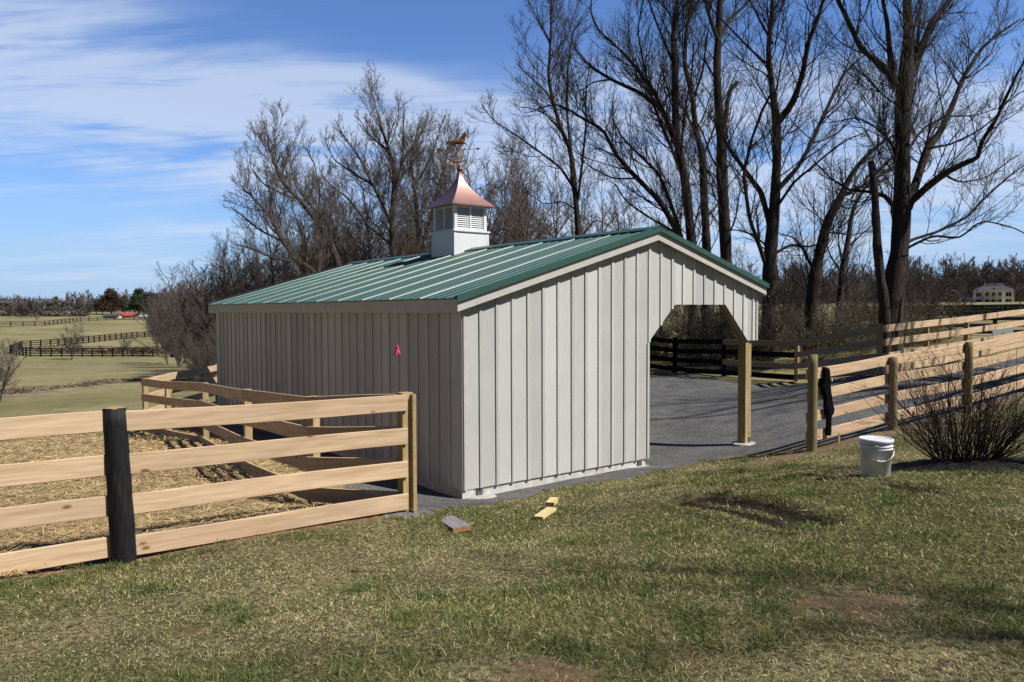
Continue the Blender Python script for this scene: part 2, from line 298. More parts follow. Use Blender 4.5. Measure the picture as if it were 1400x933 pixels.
# ---------------------------------------------------------------- terrain height
CP = []
def cpix(px, py, d): P = at(px, py, d); CP.append((P.x, P.y, P.z)); return (P.x, P.y, P.z)
CP += [(0, 0, 1.02), (-3, 0, .92), (4, 0, 1.22), (9, 3, 1.35), (-7, 2.5, .72), (0, 3.2, .98), (-2.5, 3, .9), (3, 3.5, 1.1)]
FL_end = cpix(560, 701, 7.78); FL_blk = cpix(170, 766, 6.18); cpix(0, 800, 5.43)
IN1 = cpix(430, 691, 8.6); IN2 = cpix(340, 650, 10.85); IN3 = cpix(282, 608, 14.3); IN4 = cpix(200, 594, 16.9)
CP += [(-.68, 10.49, .0), (2.22, 12.72, 0), (4.52, 14.48, .05), (-7.37, 19.2, 0), (-1.97, 23.4, .05), (-4, 14.8, 0), (.5, 11.4, 0), (0, 16, 0)]
BKT = cpix(1197, 651, 7.5); BUSH = cpix(1318, 640, 8.3)
RP0 = cpix(1110, 617, 12.1); RP1 = cpix(1220, 587, 13.2); RP2 = cpix(1323, 562, 14.7); RP3 = cpix(1412, 536, 16.2)
cpix(620, 730, 7.6); cpix(750, 705, 8.5); cpix(885, 660, 10.6)
CP += [(6, 20, .3), (20, 10, 1.7), (21, 25, 1.7), (12, 8, 1.3)]
BK0 = cpix(1202, 514, 18.2); BK1 = cpix(1089, 522, 22.9); BK2 = cpix(990, 514, 25.2); BK3 = cpix(923, 509, 28.0)
BR1 = (12.6, 21.3, 1.2); BR2 = (15.6, 23.4, 1.45); CP += [BR1, BR2, (11.9, 24.5, 1.15), (0, 33, .5), (-12, 22, -.35), (-16, 14, -.2), (-22, 30, -.9), (8, 33, .8), (20, 33, 1.5), (-5, 33, 0)]
CPa = np.array(CP)
def _phi(r): return r*r*np.log(r+1e-6)
_n = len(CPa); _D = np.linalg.norm(CPa[:, None, :2]-CPa[None, :, :2], axis=2)
_A = np.zeros((_n+3, _n+3)); _A[:_n, :_n] = _phi(_D)+np.eye(_n)*.06; _A[:_n, _n] = 1; _A[:_n, _n+1:] = CPa[:, :2]; _A[_n, :_n] = 1; _A[_n+1:, :_n] = CPa[:, :2].T
_W = np.linalg.solve(_A, np.r_[CPa[:, 2], 0, 0, 0])
def near_h(x, y):
    sh = x.shape; p = np.stack([x.ravel(), y.ravel()], 1); out = np.zeros(len(p))
    for s in range(0, len(p), 20000):
        q = p[s:s+20000]; out[s:s+20000] = _phi(np.linalg.norm(q[:, None]-CPa[None, :, :2], axis=2))@_W[:_n]+_W[_n]+q@_W[_n+1:]
    return out.reshape(sh)
def sstep(a, b, x): t = np.clip((x-a)/(b-a), 0, 1); return t*t*(3-2*t)
def far_h(x, y):
    d = np.hypot(x, y); a = np.arctan2(x, np.maximum(y, 1e-3))
    Lf = np.interp(d, [0, 20, 36, 60, 115, 180, 230, 300, 450, 700, 1500, 4000], [0, -.3, -1.0, -2.1, -4.6, -3.6, -2.5, -.5, 3.6, 5.5, 7, 7])
    Rt = np.interp(d, [0, 30, 50, 100, 200, 400, 700, 1500, 4000], [1, 1.0, 1.1, 1.4, 2.4, 5.2, 8, 10, 10])
    wgt = sstep(-.38, -.12, a)
    und = .25*np.sin(x*.05+1)*np.cos(y*.043)*sstep(40, 120, d)
    return Lf*(1-wgt)+Rt*wgt+und*1.0
RUTS = []
def height(x, y, ruts=True):
    x = np.asarray(x, float); y = np.asarray(y, float)
    r = np.hypot(x-1, y-13); b = sstep(17, 30, r)
    h = np.where(b < 1, near_h(np.clip(x, -30, 30), np.clip(y, -10, 45)), 0)*(1-b)+far_h(x, y)*b
    h = h + (.012*np.sin(x*2.3+y*1.1)+.010*np.sin(x*1.1-y*3.1+2))*(1-sstep(15, 25, r))*sstep(.0, 1.5, np.abs(SHD(x, y)))
    if ruts:
        for (ax, ay, bx, by, wd, dp) in RUTS:
            t = np.clip(((x-ax)*(bx-ax)+(y-ay)*(by-ay))/((bx-ax)**2+(by-ay)**2), 0, 1)
            dd = np.hypot(x-(ax+t*(bx-ax)), y-(ay+t*(by-ay))); h = h - dp*np.exp(-(dd/wd)**2)+dp*.35*np.exp(-((dd-wd*1.9)/wd)**2)
    return h
SO = np.array([-.681, 10.49]); SA = R(37.46); SU = np.array([math.cos(SA), math.sin(SA)]); SV = np.array([-math.sin(SA), math.cos(SA)])
def SHD(x, y):
    u = (x-SO[0])*SU[0]+(y-SO[1])*SU[1]; v = (x-SO[0])*SV[0]+(y-SO[1])*SV[1]
    dx = np.maximum(np.maximum(-u, u-6.6), 0); dy = np.maximum(np.maximum(-v, v-11), 0); return np.hypot(dx, dy)
def hz1(x, y): return float(height(np.array([x]), np.array([y]))[0])
def gp(px, py, dmin=1.5, dmax=900):
    d = np.geomspace(dmin, dmax, 6000); dr = cf+(px-700)/F*cr+(466.5-py)/F*cu
    P = np.array([0, 0, CZ])+d[:, None]*dr; below = P[:, 2] < height(P[:, 0], P[:, 1])
    i = int(np.argmax(below)) if below.any() else -1
    return P[i, 0], P[i, 1], P[i, 2]
for a, b, wd, dp in [((936, 688), (1082, 722), .10, .06), ((964, 678), (1130, 715), .11, .06), ((1100, 648), (1150, 655), .08, .03), ((1205, 662), (1275, 673), .09, .035)]:
    p, q = gp(*a), gp(*b); RUTS.append((p[0], p[1], q[0], q[1], wd, dp*1.35))

# point-in-polygon / distance masks
def pip(poly, x, y):
    ins = np.zeros(x.shape, bool); n = len(poly)
    for i in range(n):
        x1, y1 = poly[i]; x2, y2 = poly[(i+1) % n]
        c = ((y1 > y) != (y2 > y)) & (x < (x2-x1)*(y-y1)/((y2-y1) if abs(y2-y1) > 1e-9 else 1e-9)+x1); ins ^= c
    return ins
def pdist(poly, x, y, closed=True):
    best = np.full(x.shape, 1e9); n = len(poly)
    for i in range(n if closed else n-1):
        x1, y1 = poly[i]; x2, y2 = poly[(i+1) % n]; l2 = (x2-x1)**2+(y2-y1)**2+1e-9
        t = np.clip(((x-x1)*(x2-x1)+(y-y1)*(y2-y1))/l2, 0, 1); best = np.minimum(best, np.hypot(x-x1-t*(x2-x1), y-y1-t*(y2-y1)))
    return best
def sdist(poly, x, y): return np.where(pip(poly, x, y), 1, -1)*pdist(poly, x, y)
front = [gp(*q)[:2] for q in [(520, 712), (575, 703), (632, 695), (700, 684), (760, 671), (820, 660), (885, 650), (930, 640), (965, 632), (1005, 624), (1060, 619), (1105, 612)]]
fright = [(RP1[0], RP1[1]-.05), (RP2[0], RP2[1]-.05), (RP3[0], RP3[1]-.05), (14, 19.0), (17.5, 21.6)]
PAD = front+fright+[(17.5, 23.6), (14.3, 22.0), (12.4, 20.7), (9.0, 18.4), (8.1, 22.3), (6.7, 24.7), (5.6, 27.5), (3, 31), (-3, 31), (-9, 24), (-8.6, 19.5), (-5.6, 14.6), (-3.4, 11.6), (-2.2, 9.6)]
STRAW = [(-14, -2.3), (-8, 2.15), (-3.9, 5.55), (FL_blk[0]-.1, FL_blk[1]+.17), (FL_end[0]-.25, FL_end[1]+.05), (-1.5, 8.5), (-2.2, 9.9), (-3.2, 11.8), (-5.4, 14.9), (-7.9, 17.6), (-13, 15.5), (-22, 10), (-30, 0)]
def wig(x, y, s=1.): return .09*np.sin(x*5.1*s+1.3*np.sin(y*3.7*s))+.07*np.sin(y*7.3*s+2*np.sin(x*4.1*s))+.05*np.sin(x*13*s+y*11*s)

# ground sheet
def axis(lo, hi, flo, fhi, step):
    near = np.arange(lo, hi+1e-6, step); a = [hi]; s = step
    while a[-1] < fhi: s *= 1.12; a.append(a[-1]+s)
    b = [lo]; s = step
    while b[-1] > flo: s *= 1.12; b.append(b[-1]-s)
    return np.array(b[1:][::-1]+list(near)+a[1:])
gx = axis(-9, 12, -1800, 1800, .07); gy = axis(1.2, 22, -60, 3500, .07)
GX, GY = np.meshgrid(gx, gy); H = height(GX, GY)
nx, ny = len(gx), len(gy); idx = np.arange(nx*ny).reshape(ny, nx)
Fq = np.stack([idx[:-1, :-1], idx[:-1, 1:], idx[1:, 1:], idx[1:, :-1]], -1).reshape(-1, 4)
# dirt mask
BARE = [(*gp(1178, 832)[:2], .45, .8), (*gp(965, 640)[:2], .35, .5), (*gp(755, 918)[:2], .3, 1.0), (*gp(560, 862)[:2], .3, .4), (*gp(640, 905)[:2], .35, .6), (*gp(910, 850)[:2], .4, .6), (*gp(260, 870)[:2], .4, .6), (*gp(1040, 632)[:2], .5, 1.0), (*gp(900, 905)[:2], .35, .7), (*gp(1330, 870)[:2], .4, .5), (*gp(90, 880)[:2], .5, .5)]
def dirt_at(x, y):
    d = np.zeros(np.shape(x))
    for ax, ay, bx, by, wd, dp in RUTS:
        d = np.maximum(d, np.exp(-(pdist([(ax, ay), (bx, by)], x, y, False)/(wd*1.3))**2)*1.2)
    for bx, by, r, k in BARE: d = np.maximum(d, .84*k*np.exp(-(((x-bx)**2+(y-by)**2)/r**2)))
    fl = pdist([(-9, 1.0), FL_blk[:2], FL_end[:2]], x, y, False); d = np.maximum(d, .9*np.exp(-(fl/.13)**2))
    rf = pdist([(4.2, 11.75)]+[RP0[:2], RP1[:2], RP2[:2], RP3[:2]], x, y, False); d = np.maximum(d, 1.2*np.exp(-(rf/.42)**2))
    ed = np.abs(pdist(front[7:], x, y, False)); d = np.maximum(d, .85*np.exp(-(ed/.30)**2))
    d = np.maximum(d, .35*np.exp(-(np.abs(pdist(front[:7], x, y, False))/.2)**2))
    cr1 = pdist([gp(0, 543)[:2], gp(60, 536)[:2], gp(130, 527)[:2], gp(200, 520)[:2], gp(290, 512)[:2]], x, y, False); d = np.maximum(d, .95*np.exp(-(cr1/1.6)**2))
    cr2 = pdist([gp(60, 479)[:2], gp(150, 481)[:2], gp(290, 482)[:2]], x, y, False); d = np.maximum(d, .9*np.exp(-(cr2/3.5)**2))
    th = pdist([gp(100, 438)[:2], gp(215, 436)[:2]], x, y, False); d = np.maximum(d, .8*np.exp(-(th/5)**2))
    return d
me = fastmesh('ground', np.stack([GX, GY, H], -1).reshape(-1, 3), [Fq], True)
a_ = me.attributes.new('dirt', 'FLOAT', 'POINT'); a_.data.foreach_set('value', dirt_at(GX, GY).ravel().astype(np.float32))
farr = np.hypot(GX, GY); ff = sstep(9, 26, farr); rt = np.zeros(GX.shape)
for ax, ay, bx, by, wd_, dp in RUTS: rt = np.maximum(rt, np.exp(-(pdist([(ax, ay), (bx, by)], GX, GY, False)/(wd_*1.1))**2))
a2_ = me.attributes.new('rut', 'FLOAT', 'POINT'); a2_.data.foreach_set('value', rt.ravel().astype(np.float32))
a_ = me.attributes.new('farness', 'FLOAT', 'POINT'); a_.data.foreach_set('value', ff.ravel().astype(np.float32))
def ground_mat():
    m_, t, b = newmat('lawn_and_fields'); l = t.links
    tc = nd('ShaderNodeTexCoord', t); O = tc.outputs['Object']
    def noi(scale, det=5, st=(1, 1, 1), ro=.55):
        mp = nd('ShaderNodeMapping', t); mp.inputs['Scale'].default_value = st; l.new(O, mp.inputs[0]); n = nd('ShaderNodeTexNoise', t); l.new(mp.outputs[0], n.inputs['Vector']); n.inputs['Scale'].default_value = scale; n.inputs['Detail'].default_value = det; n.inputs['Roughness'].default_value = ro; return n.outputs[0]
    def rmp(x, a, b2, c=0, d=1): mr = nd('ShaderNodeMapRange', t); l.new(x, mr.inputs[0]); mr.inputs[1].default_value = a; mr.inputs[2].default_value = b2; mr.inputs[3].default_value = c; mr.inputs[4].default_value = d; return mr.outputs[0]
    def mix(f, c1, c2):
        x = nd('ShaderNodeMix', t, data_type='RGBA'); l.new(f, x.inputs[0])
        for i, c in ((6, c1), (7, c2)):
            if isinstance(c, tuple): x.inputs[i].default_value = (*c, 1)
            else: l.new(c, x.inputs[i])
        return x.outputs[2]
    near = mix(rmp(noi(1.1, 8), .38, .62), (.105, .115, .042), (.23, .20, .10))
    near = mix(rmp(noi(26, 6), .42, .60), near, (.055, .045, .025))
    far = mix(rmp(noi(.05, 8, (1, 1.1, 1)), .36, .64), (.165, .15, .062), (.31, .265, .14))
    far = mix(rmp(noi(.30, 8, (1, .9, 1)), .42, .68, 0, .75), far, (.29, .25, .13))
    far = mix(rmp(noi(1.6, 7), .47, .66, 0, .6), far, (.10, .095, .045))
    fa = nd('ShaderNodeAttribute', t); fa.attribute_name = 'farness'
    col = mix(fa.outputs['Fac'], near, far)
    da = nd('ShaderNodeAttribute', t); da.attribute_name = 'dirt'
    dn = mth('ADD', da.outputs['Fac'], mth('MULTIPLY', mth('SUBTRACT', noi(4.5, 8), .5, t), 1.5, t), t)
    soil = mix(rmp(noi(14, 7), .35, .65), (.235, .155, .09), (.12, .082, .05))
    soil = mix(fa.outputs['Fac'], soil, mix(rmp(noi(.8, 7), .42, .6), (.30, .26, .18), (.14, .11, .07)))
    ra = nd('ShaderNodeAttribute', t); ra.attribute_name = 'rut'; soil = mix(rmp(ra.outputs['Fac'], .2, .6), soil, (.035, .026, .018))
    col = mix(rmp(dn, .42, .72), col, soil)
    l.new(col, b.inputs['Base Color']); b.inputs['Roughness'].default_value = .95; b.inputs['Specular IOR Level'].default_value = .08
    bp = nd('ShaderNodeBump', t); bp.inputs['Strength'].default_value = .7; bp.inputs['Distance'].default_value = .03
    l.new(mth('ADD', noi(30, 6), mth('MULTIPLY', noi(1.1, 4), .0, t), t), bp.inputs['Height']); l.new(bp.outputs[0], b.inputs['Normal'])
    return m_
g = link('ground', me, ground_mat()); tag(g, kind='structure')

def sheet(name, poly, step, lift, mat, bumpf=None, margin=0.):
    P = np.array(poly); x = np.arange(P[:, 0].min()-.3, P[:, 0].max()+.3, step); y = np.arange(P[:, 1].min()-.3, P[:, 1].max()+.3, step)
    Xx, Yy = np.meshgrid(x, y); sd = sdist(poly, Xx, Yy)+wig(Xx, Yy)*.8
    hh = height(Xx, Yy)+lift+(bumpf(Xx, Yy) if bumpf else 0)
    # feather the rim down into the ground
    hh = hh - np.clip(.10-sd, 0, .1)*.35
    keep = sd > -.02; id_ = np.arange(Xx.size).reshape(Xx.shape)
    fk = keep[:-1, :-1] & keep[1:, :-1] & keep[:-1, 1:] & keep[1:, 1:]
    f = np.stack([id_[:-1, :-1][fk], id_[:-1, 1:][fk], id_[1:, 1:][fk], id_[1:, :-1][fk]], -1)
    used = np.unique(f); rm = np.full(Xx.size, -1); rm[used] = np.arange(len(used))
    V = np.stack([Xx, Yy, hh], -1).reshape(-1, 3)[used]
    return link(name, fastmesh(name, V, [rm[f]], True), mat)
def pad_mat():
    m_, t, b = newmat('dark_stone_dust'); l = t.links
    tc = nd('ShaderNodeTexCoord', t); O = tc.outputs['Object']
    def noi(scale, det=5, dist=0):
        n = nd('ShaderNodeTexNoise', t); l.new(O, n.inputs['Vector']); n.inputs['Scale'].default_value = scale; n.inputs['Detail'].default_value = det; n.inputs['Distortion'].default_value = dist; return n.outputs[0]
    def rmp(x, a, b2, c=0, d=1): mr = nd('ShaderNodeMapRange', t); l.new(x, mr.inputs[0]); mr.inputs[1].default_value = a; mr.inputs[2].default_value = b2; mr.inputs[3].default_value = c; mr.inputs[4].default_value = d; return mr.outputs[0]
    def mix(f, c1, c2):
        x = nd('ShaderNodeMix', t, data_type='RGBA'); l.new(f, x.inputs[0])
        for i, c in ((6, c1), (7, c2)):
            if isinstance(c, tuple): x.inputs[i].default_value = (*c, 1)
            else: l.new(c, x.inputs[i])
        return x.outputs[2]
    col = mix(rmp(noi(.9, 6), .35, .65), (.070, .068, .068), (.125, .122, .120))
    col = mix(rmp(noi(60, 4), .47, .66, 0, .8), col, (.30, .295, .29))
    col = mix(rmp(noi(22, 4), .5, .7, 0, .6), col, (.03, .03, .03))
    col = mix(rmp(noi(2.6, 7, .6), .5, .72, 0, .6), col, (.045, .045, .046))
    col = mix(rmp(noi(.55, 7, 1.4), .60, .68, 0, .55), col, (.22, .17, .115))
    l.new(col, b.inputs['Base Color']); b.inputs['Roughness'].default_value = .92; b.inputs['Specular IOR Level'].default_value = .15
    bp = nd('ShaderNodeBump', t); bp.inputs['Strength'].default_value = .8; bp.inputs['Distance'].default_value = .035
    l.new(mth('ADD', noi(38, 5), noi(5, 5), t), bp.inputs['Height']); l.new(bp.outputs[0], b.inputs['Normal'])
    return m_
pad = sheet('gravel_pad', PAD, .09, .008, pad_mat(), lambda x, y: .006*np.sin(x*3+np.sin(y*2.2)*2)*np.sin(y*2.7)); tag(pad, kind='structure')
def straw_mat(name='straw_litter'):
    return noise_mat(name, (.42, .31, .15), (.25, .17, .08), 7, .9, .9, dist=.03, detail=9, c3=(.12, .075, .035), s3=2.2, f3=.6)
stb = sheet('straw_bedding_layer', STRAW, .11, .016, straw_mat(), lambda x, y: .02*np.sin(x*4+np.sin(y*3)*2)*np.sin(y*4.7)); tag(stb, kind='structure')

# ---------------------------------------------------------------- grass and straw blades
def blades(name, x, y, z, length, width, lean, colors, mat, flat=False, bend=.35):
    n = len(x); az_ = rng.random(n)*2*np.pi; ln = length; le = lean
    d = np.stack([np.cos(az_)*np.sin(le), np.sin(az_)*np.sin(le), np.cos(le)], 1)
    s = np.stack([-np.sin(az_), np.cos(az_), rng.normal(size=n)*.3], 1)*width[:, None]*.5
    b0 = np.stack([x, y, z], 1); mid = b0+d*(ln*.55)[:, None]; d2 = d.copy(); d2[:, 2] -= bend; d2 = unit(d2); tip = mid+d2*(ln*.45)[:, None]
    V = np.stack([b0-s, b0+s, mid-s*.8, mid+s*.8, tip], 1).reshape(-1, 3)
    i = np.arange(n)*5
    q = np.stack([i, i+1, i+3, i+2], 1); tr = np.stack([i+2, i+3, i+4], 1)
    me = fastmesh(name, V, [q, tr]); ca = me.color_attributes.new('tint', 'FLOAT_COLOR', 'POINT')
    cc = np.ones((n, 5, 4), np.float32); cc[:, :, :3] = colors[:, None, :]; ca.data.foreach_set('color', cc.ravel())
    return link(name, me, mat)
def blade_mat(name, tr=.25):
    m_, t, b = newmat(name); l = t.links
    a = nd('ShaderNodeAttribute', t); a.attribute_name = 'tint'; l.new(a.outputs['Color'], b.inputs['Base Color']); b.inputs['Roughness'].default_value = .75; b.inputs['Specular IOR Level'].default_value = .2
    ts = nd('ShaderNodeBsdfTranslucent', t); l.new(a.outputs['Color'], ts.inputs[0]); ms = nd('ShaderNodeMixShader', t); ms.inputs[0].default_value = tr
    l.new(b.outputs[0], ms.inputs[1]); l.new(ts.outputs[0], ms.inputs[2]); l.new(ms.outputs[0], t.nodes['Material Output'].inputs[0]); return m_
def vnoise(x, y, s, seed=0):
    r = np.random.default_rng(seed); tb = r.random((64, 64)); X_ = x*s; Y_ = y*s; xi = np.floor(X_).astype(int); yi = np.floor(Y_).astype(int); fx = X_-xi; fy = Y_-yi; fx = fx*fx*(3-2*fx); fy = fy*fy*(3-2*fy)
    g_ = lambda a, b: tb[a % 64, b % 64]
    return (g_(xi, yi)*(1-fx)+g_(xi+1, yi)*fx)*(1-fy)+(g_(xi, yi+1)*(1-fx)+g_(xi+1, yi+1)*fx)*fy
def patch(x, y): return (vnoise(x, y, .7, 1)*.45+vnoise(x, y, 2.1, 2)*.33+vnoise(x, y, 6.3, 3)*.22)
NB = 950000
dd = 2.2*(17/2.2)**(rng.random(NB)**.78); xx = dd*(rng.random(NB)*1.9-.95)
yy = dd
sp = sdist(PAD, xx, yy)+wig(xx, yy)*.8; ss = sdist(STRAW, xx, yy)+wig(xx, yy)*.8
dm = dirt_at(xx, yy)+(vnoise(xx, yy, 5, 9)-.5)*.9
keep = (sp < .02) & (ss < -.02) & (SHD(xx, yy) > .12) & (rng.random(NB) > np.clip((dm-.30)*1.6, 0, .93)) & (np.abs(xx) < 16)
xx, yy, dd = xx[keep], yy[keep], dd[keep]; n = len(xx)
pt = patch(xx, yy); green = np.clip((pt-.43)*5.5+.2, 0, 1); rnd = rng.random(n)
fresh = np.array([[.095, .118, .034]])+rng.random((n, 1))*np.array([[.115, .12, .045]])
dry = np.array([[.34, .29, .155]])+rng.random((n, 1))*np.array([[.38, .33, .22]])
isg = rnd < (.14+.60*green); col = np.where(isg[:, None], fresh, dry)
pp2 = vnoise(xx, yy, 1.1, 21)[:, None]; col = col*(.82+.36*pp2)*np.array([[1.04, 1.0, .9]])+0; dk = rng.random(n); col = col*np.where(dk < .33, .33, np.where(dk > .85, 1.45, 1.05))[:, None]  # a third of the blades darkened, some brightened: self-shadow put into the tint
ln = np.where(isg, .018+.028*rng.random(n), .020+.036*rng.random(n))*(.6+.6*green); lean = np.where(isg, .35+1.0*rng.random(n), .8+.8*rng.random(n))
wd = np.maximum(.0017, .00062*dd)*(.8+.5*rng.random(n))
gr = blades('grass', xx, yy, height(xx, yy)-.004, ln, wd, lean, col, blade_mat('grass_blade')); tag(gr, 'short matted lawn grass, part green and part winter dry', 'grass', kind='stuff')
# scattered longer straws and taller green tufts in the lawn
nt_l = 420; dl = 2.4*(13/2.4)**rng.random(nt_l); xl = dl*(rng.random(nt_l)*1.9-.95); yl = dl; kk = (sdist(PAD, xl, yl) < -.05) & (sdist(STRAW, xl, yl) < -.2) & (SHD(xl, yl) > .3); xl, yl = xl[kk], yl[kk]; nl_ = len(xl)
cl = np.array([[.38, .32, .20]])+rng.random((nl_, 1))*.2
fs = blades('grass', xl, yl, height(xl, yl)+.018, .05+.09*rng.random(nl_)**2, .0022+.0003*yl, 1.3+.25*rng.random(nl_), cl, bpy.data.materials['grass_blade'], bend=.15); fs.name = 'fallen_straw'; tag(fs, 'pale dead grass stalks lying scattered on the lawn', 'straw', kind='stuff')
ntf = 230; dtf = 2.6*(12/2.6)**rng.random(ntf); cxt = dtf*(rng.random(ntf)*1.9-.95); kt = patch(cxt, dtf) > .5; cxt, cyt = cxt[kt], dtf[kt]; per = 130; xt = np.repeat(cxt, per)+rng.normal(size=len(cxt)*per)*.07*np.repeat(.5+rng.random(len(cxt)), per); yt_ = np.repeat(cyt, per)+rng.normal(size=len(xt))*.07
kt = (sdist(PAD, xt, yt_) < -.02) & (sdist(STRAW, xt, yt_) < -.1) & (SHD(xt, yt_) > .15); xt, yt_ = xt[kt], yt_[kt]; n_t = len(xt)
ct = np.array([[.060, .105, .026]])+rng.random((n_t, 1))*np.array([[.07, .09, .03]])
tf = blades('grass', xt, yt_, height(xt, yt_)-.004, .035+.05*rng.random(n_t), .0022+.0004*yt_, .15+.9*rng.random(n_t), ct, bpy.data.materials['grass_blade']); tf.name = 'grass_tufts'; tag(tf, 'greener taller clumps of grass in the lawn', 'grass', kind='stuff')
NS = 150000
dd = 4.0*(21/4.0)**rng.random(NS); xx = -dd*(rng.random(NS)*1.05); yy = dd
ss = sdist(STRAW, xx, yy)+wig(xx, yy)*.8; nearf = pdist([(-9, 1.4), (-3.9, 5.55), (FL_blk[0]-.1, FL_blk[1]+.17), (FL_end[0]-.25, FL_end[1]+.05)], xx, yy, False) < .3; keep = (ss > -.35*rng.random(NS)**2) & ~((ss < 0) & ((rng.random(NS) < .5) | nearf)); xx, yy, dd = xx[keep], yy[keep], dd[keep]; n = len(xx)
base = np.array([[.40, .28, .12]])+rng.random((n, 1))*np.array([[.34, .28, .18]]); dk = rng.random(n) < .33*(.5+vnoise(xx, yy, 1.3, 5)); base = np.where(dk[:, None], base*.42, base)
st = blades('straw', xx, yy, height(xx, yy)+.02+.03*rng.random(n), .06+.12*rng.random(n), np.maximum(.004, .0009*dd), 1.25+.4*rng.random(n), base, blade_mat('straw_blade', .1), bend=.1); tag(st, 'loose golden straw spread over the paddock floor', 'straw', kind='stuff')
#PART2
# ================================================================ THE SHED
ZL, SL, UPK, UT, OV, GV, LEN = 2.826, .293, 3.804, 6.80, .166, .145, 11.0
def rz(u): return ZL+SL*(u if u < UPK else 2*UPK-u)
shed = empty('run_in_shed', (SO[0], SO[1], 0), 'greige board and batten horse shed with green metal roof and corner opening', 'shed', rz=SA)
def siding(name, spans, parent, axis_, face, outward):
    """spans: list of (a0,a1,zb0,zb1,zt0,zt1); axis_ 'u' or 'v'; face: coordinate of inner board face; outward: sign"""
    bm = bmesh.new(); lay = bm.faces.layers.float.new('board')
    def pr(a0, a1, zb0, zb1, zt0, zt1, f0, th, val):
        n0 = len(bm.faces)
        P = [(a0, zb0), (a1, zb1), (a1, zt1), (a0, zt0)]
        if axis_ == 'u': pts = [Vector((a, f0, z)) for a, z in P]; off = Vector((0, outward*th, 0))
        else: pts = [Vector((f0, a, z)) for a, z in P]; off = Vector((outward*th, 0, 0))
        prism(bm, pts, off); bm.faces.ensure_lookup_table()
        for f in bm.faces[n0:]: f[lay] = val
    for k, (a0, a1, zb0, zb1, zt0, zt1, bat) in enumerate(spans):
        pr(a0+.0008, a1-.0008, zb0, zb1, zt0, zt1, face, .022, random.random())
        if bat:
            hw = .024; c = a0; j = random.uniform(-.004, .004)
            sl_ = (zt1-zt0)/(a1-a0); sb_ = (zb1-zb0)/(a1-a0) if bat != 'flat' else 0
            pr(c-hw+j, c+hw+j, zb0-sb_*hw, zb0+sb_*hw, zt0-sl_*hw, zt0+sl_*hw, face+outward*.022, .020, random.random())
    return frombm(name, bm, M['siding'], parent)
BS = 3.70/13
sp = []
def obot(u):
    if u <= 3.6999: return .13
    if u < 4.35: return 2.07+(u-3.7)/.65*.62
    if u < 5.73: return 2.69
    if u < 6.40: return 2.69-(u-5.73)/.67*.67
    return 2.02
us = sorted(set([round(-.022 if i == 0 else i*BS, 4) for i in range(24)]+[6.69]) | {4.35, 5.73, 6.40, 3.7, round(UPK, 4)})
us = [u for u in us if u <= 6.69]
bats = set(round(i*BS, 4) for i in range(1, 24))
for a, b in zip(us, us[1:]):
    if b-a < .002: continue
    e = 1e-5; zb0 = obot(a+e) if a > 3.69 else .13; zb1 = obot(b-e) if a > 3.69 else .13
    sp.append((a, b, zb0, zb1, rz(a)-.04, rz(b)-.04, 'flat' if round(a, 4) in bats else None))
siding('gable_wall', sp, shed, 'u', 0, -1)
for c in (0.02, 3.676, 6.666):
    bm = bmesh.new()
    if c < 3.6: P = [(c-.024, .13), (c+.024, .13), (c+.024, rz(c+.024)-.04), (c-.024, rz(c-.024)-.04)]
    elif c < 3.7: P = [(c-.024, .13), (c+.024, .13), (c+.024, 2.06), (c-.024, 2.06)]
    else: P = [(c-.024, 2.02), (c+.024, 2.02), (c+.024, rz(c+.024)-.04), (c-.024, rz(c-.024)-.04)]
    prism(bm, [Vector((x, -.022, z)) for x, z in P], Vector((0, -.02, 0))); frombm('corner_batten', bm, M['trim'], shed)
NV = int(LEN/BS); bv = LEN/NV
siding('rear_wall', [(i*bv, (i+1)*bv, .13, .13, rz(-.02)-.05, rz(-.02)-.05, 'flat' if i else None) for i in range(NV)], shed, 'v', 0, -1)
siding('far_end_wall', [(u0_, min(u0_+BS, 6.69), .13 if u0_ < 3.6 else 2.02, .13 if u0_ < 3.6 else 2.02, rz(u0_)-.04, rz(min(u0_+BS, 6.69))-.04, 'flat') for u0_ in np.arange(0, 6.6, BS)], shed, 'u', LEN, 1)
# front partition under the roof, with stall openings
siding('front_wall', [(i*bv, (i+1)*bv, .13 if (i % 13) not in (4, 5, 6, 7, 8) else 2.2, .13 if (i % 13) not in (4, 5, 6, 7, 8) else 2.2, rz(3.68)-.05, rz(3.68)-.05, None) for i in range(NV)], shed, 'v', 3.66, -1)
bm = bmesh.new(); box(bm, .008, 3.655, .003, .04, -.05, .22); box(bm, .003, .04, .042, LEN, -.05, .22); box(bm, .008, 3.655, LEN-.04, LEN-.003, -.05, .22)
o = frombm('skirt_board', bm, M['skirt'], shed)
bm = bmesh.new()
box(bm, -.022, .16, -.002, -.012, -.03, .122)
frombm('skirt_end_block', bm, M['skirt'], shed)
for c in (.27, 3.50):
    bm = bmesh.new(); box(bm, c-.05, c+.05, -.012, .001, .0, .125)
    frombm('anchor_bracket', bm, M['metalgrey'], shed)
    bm = bmesh.new(); lathe(bm, [(.22, -.05), (.21, .012), (.16, .022), (0.001, .026)], 20, c, -.06); frombm('footing', bm, M['concrete'], shed)
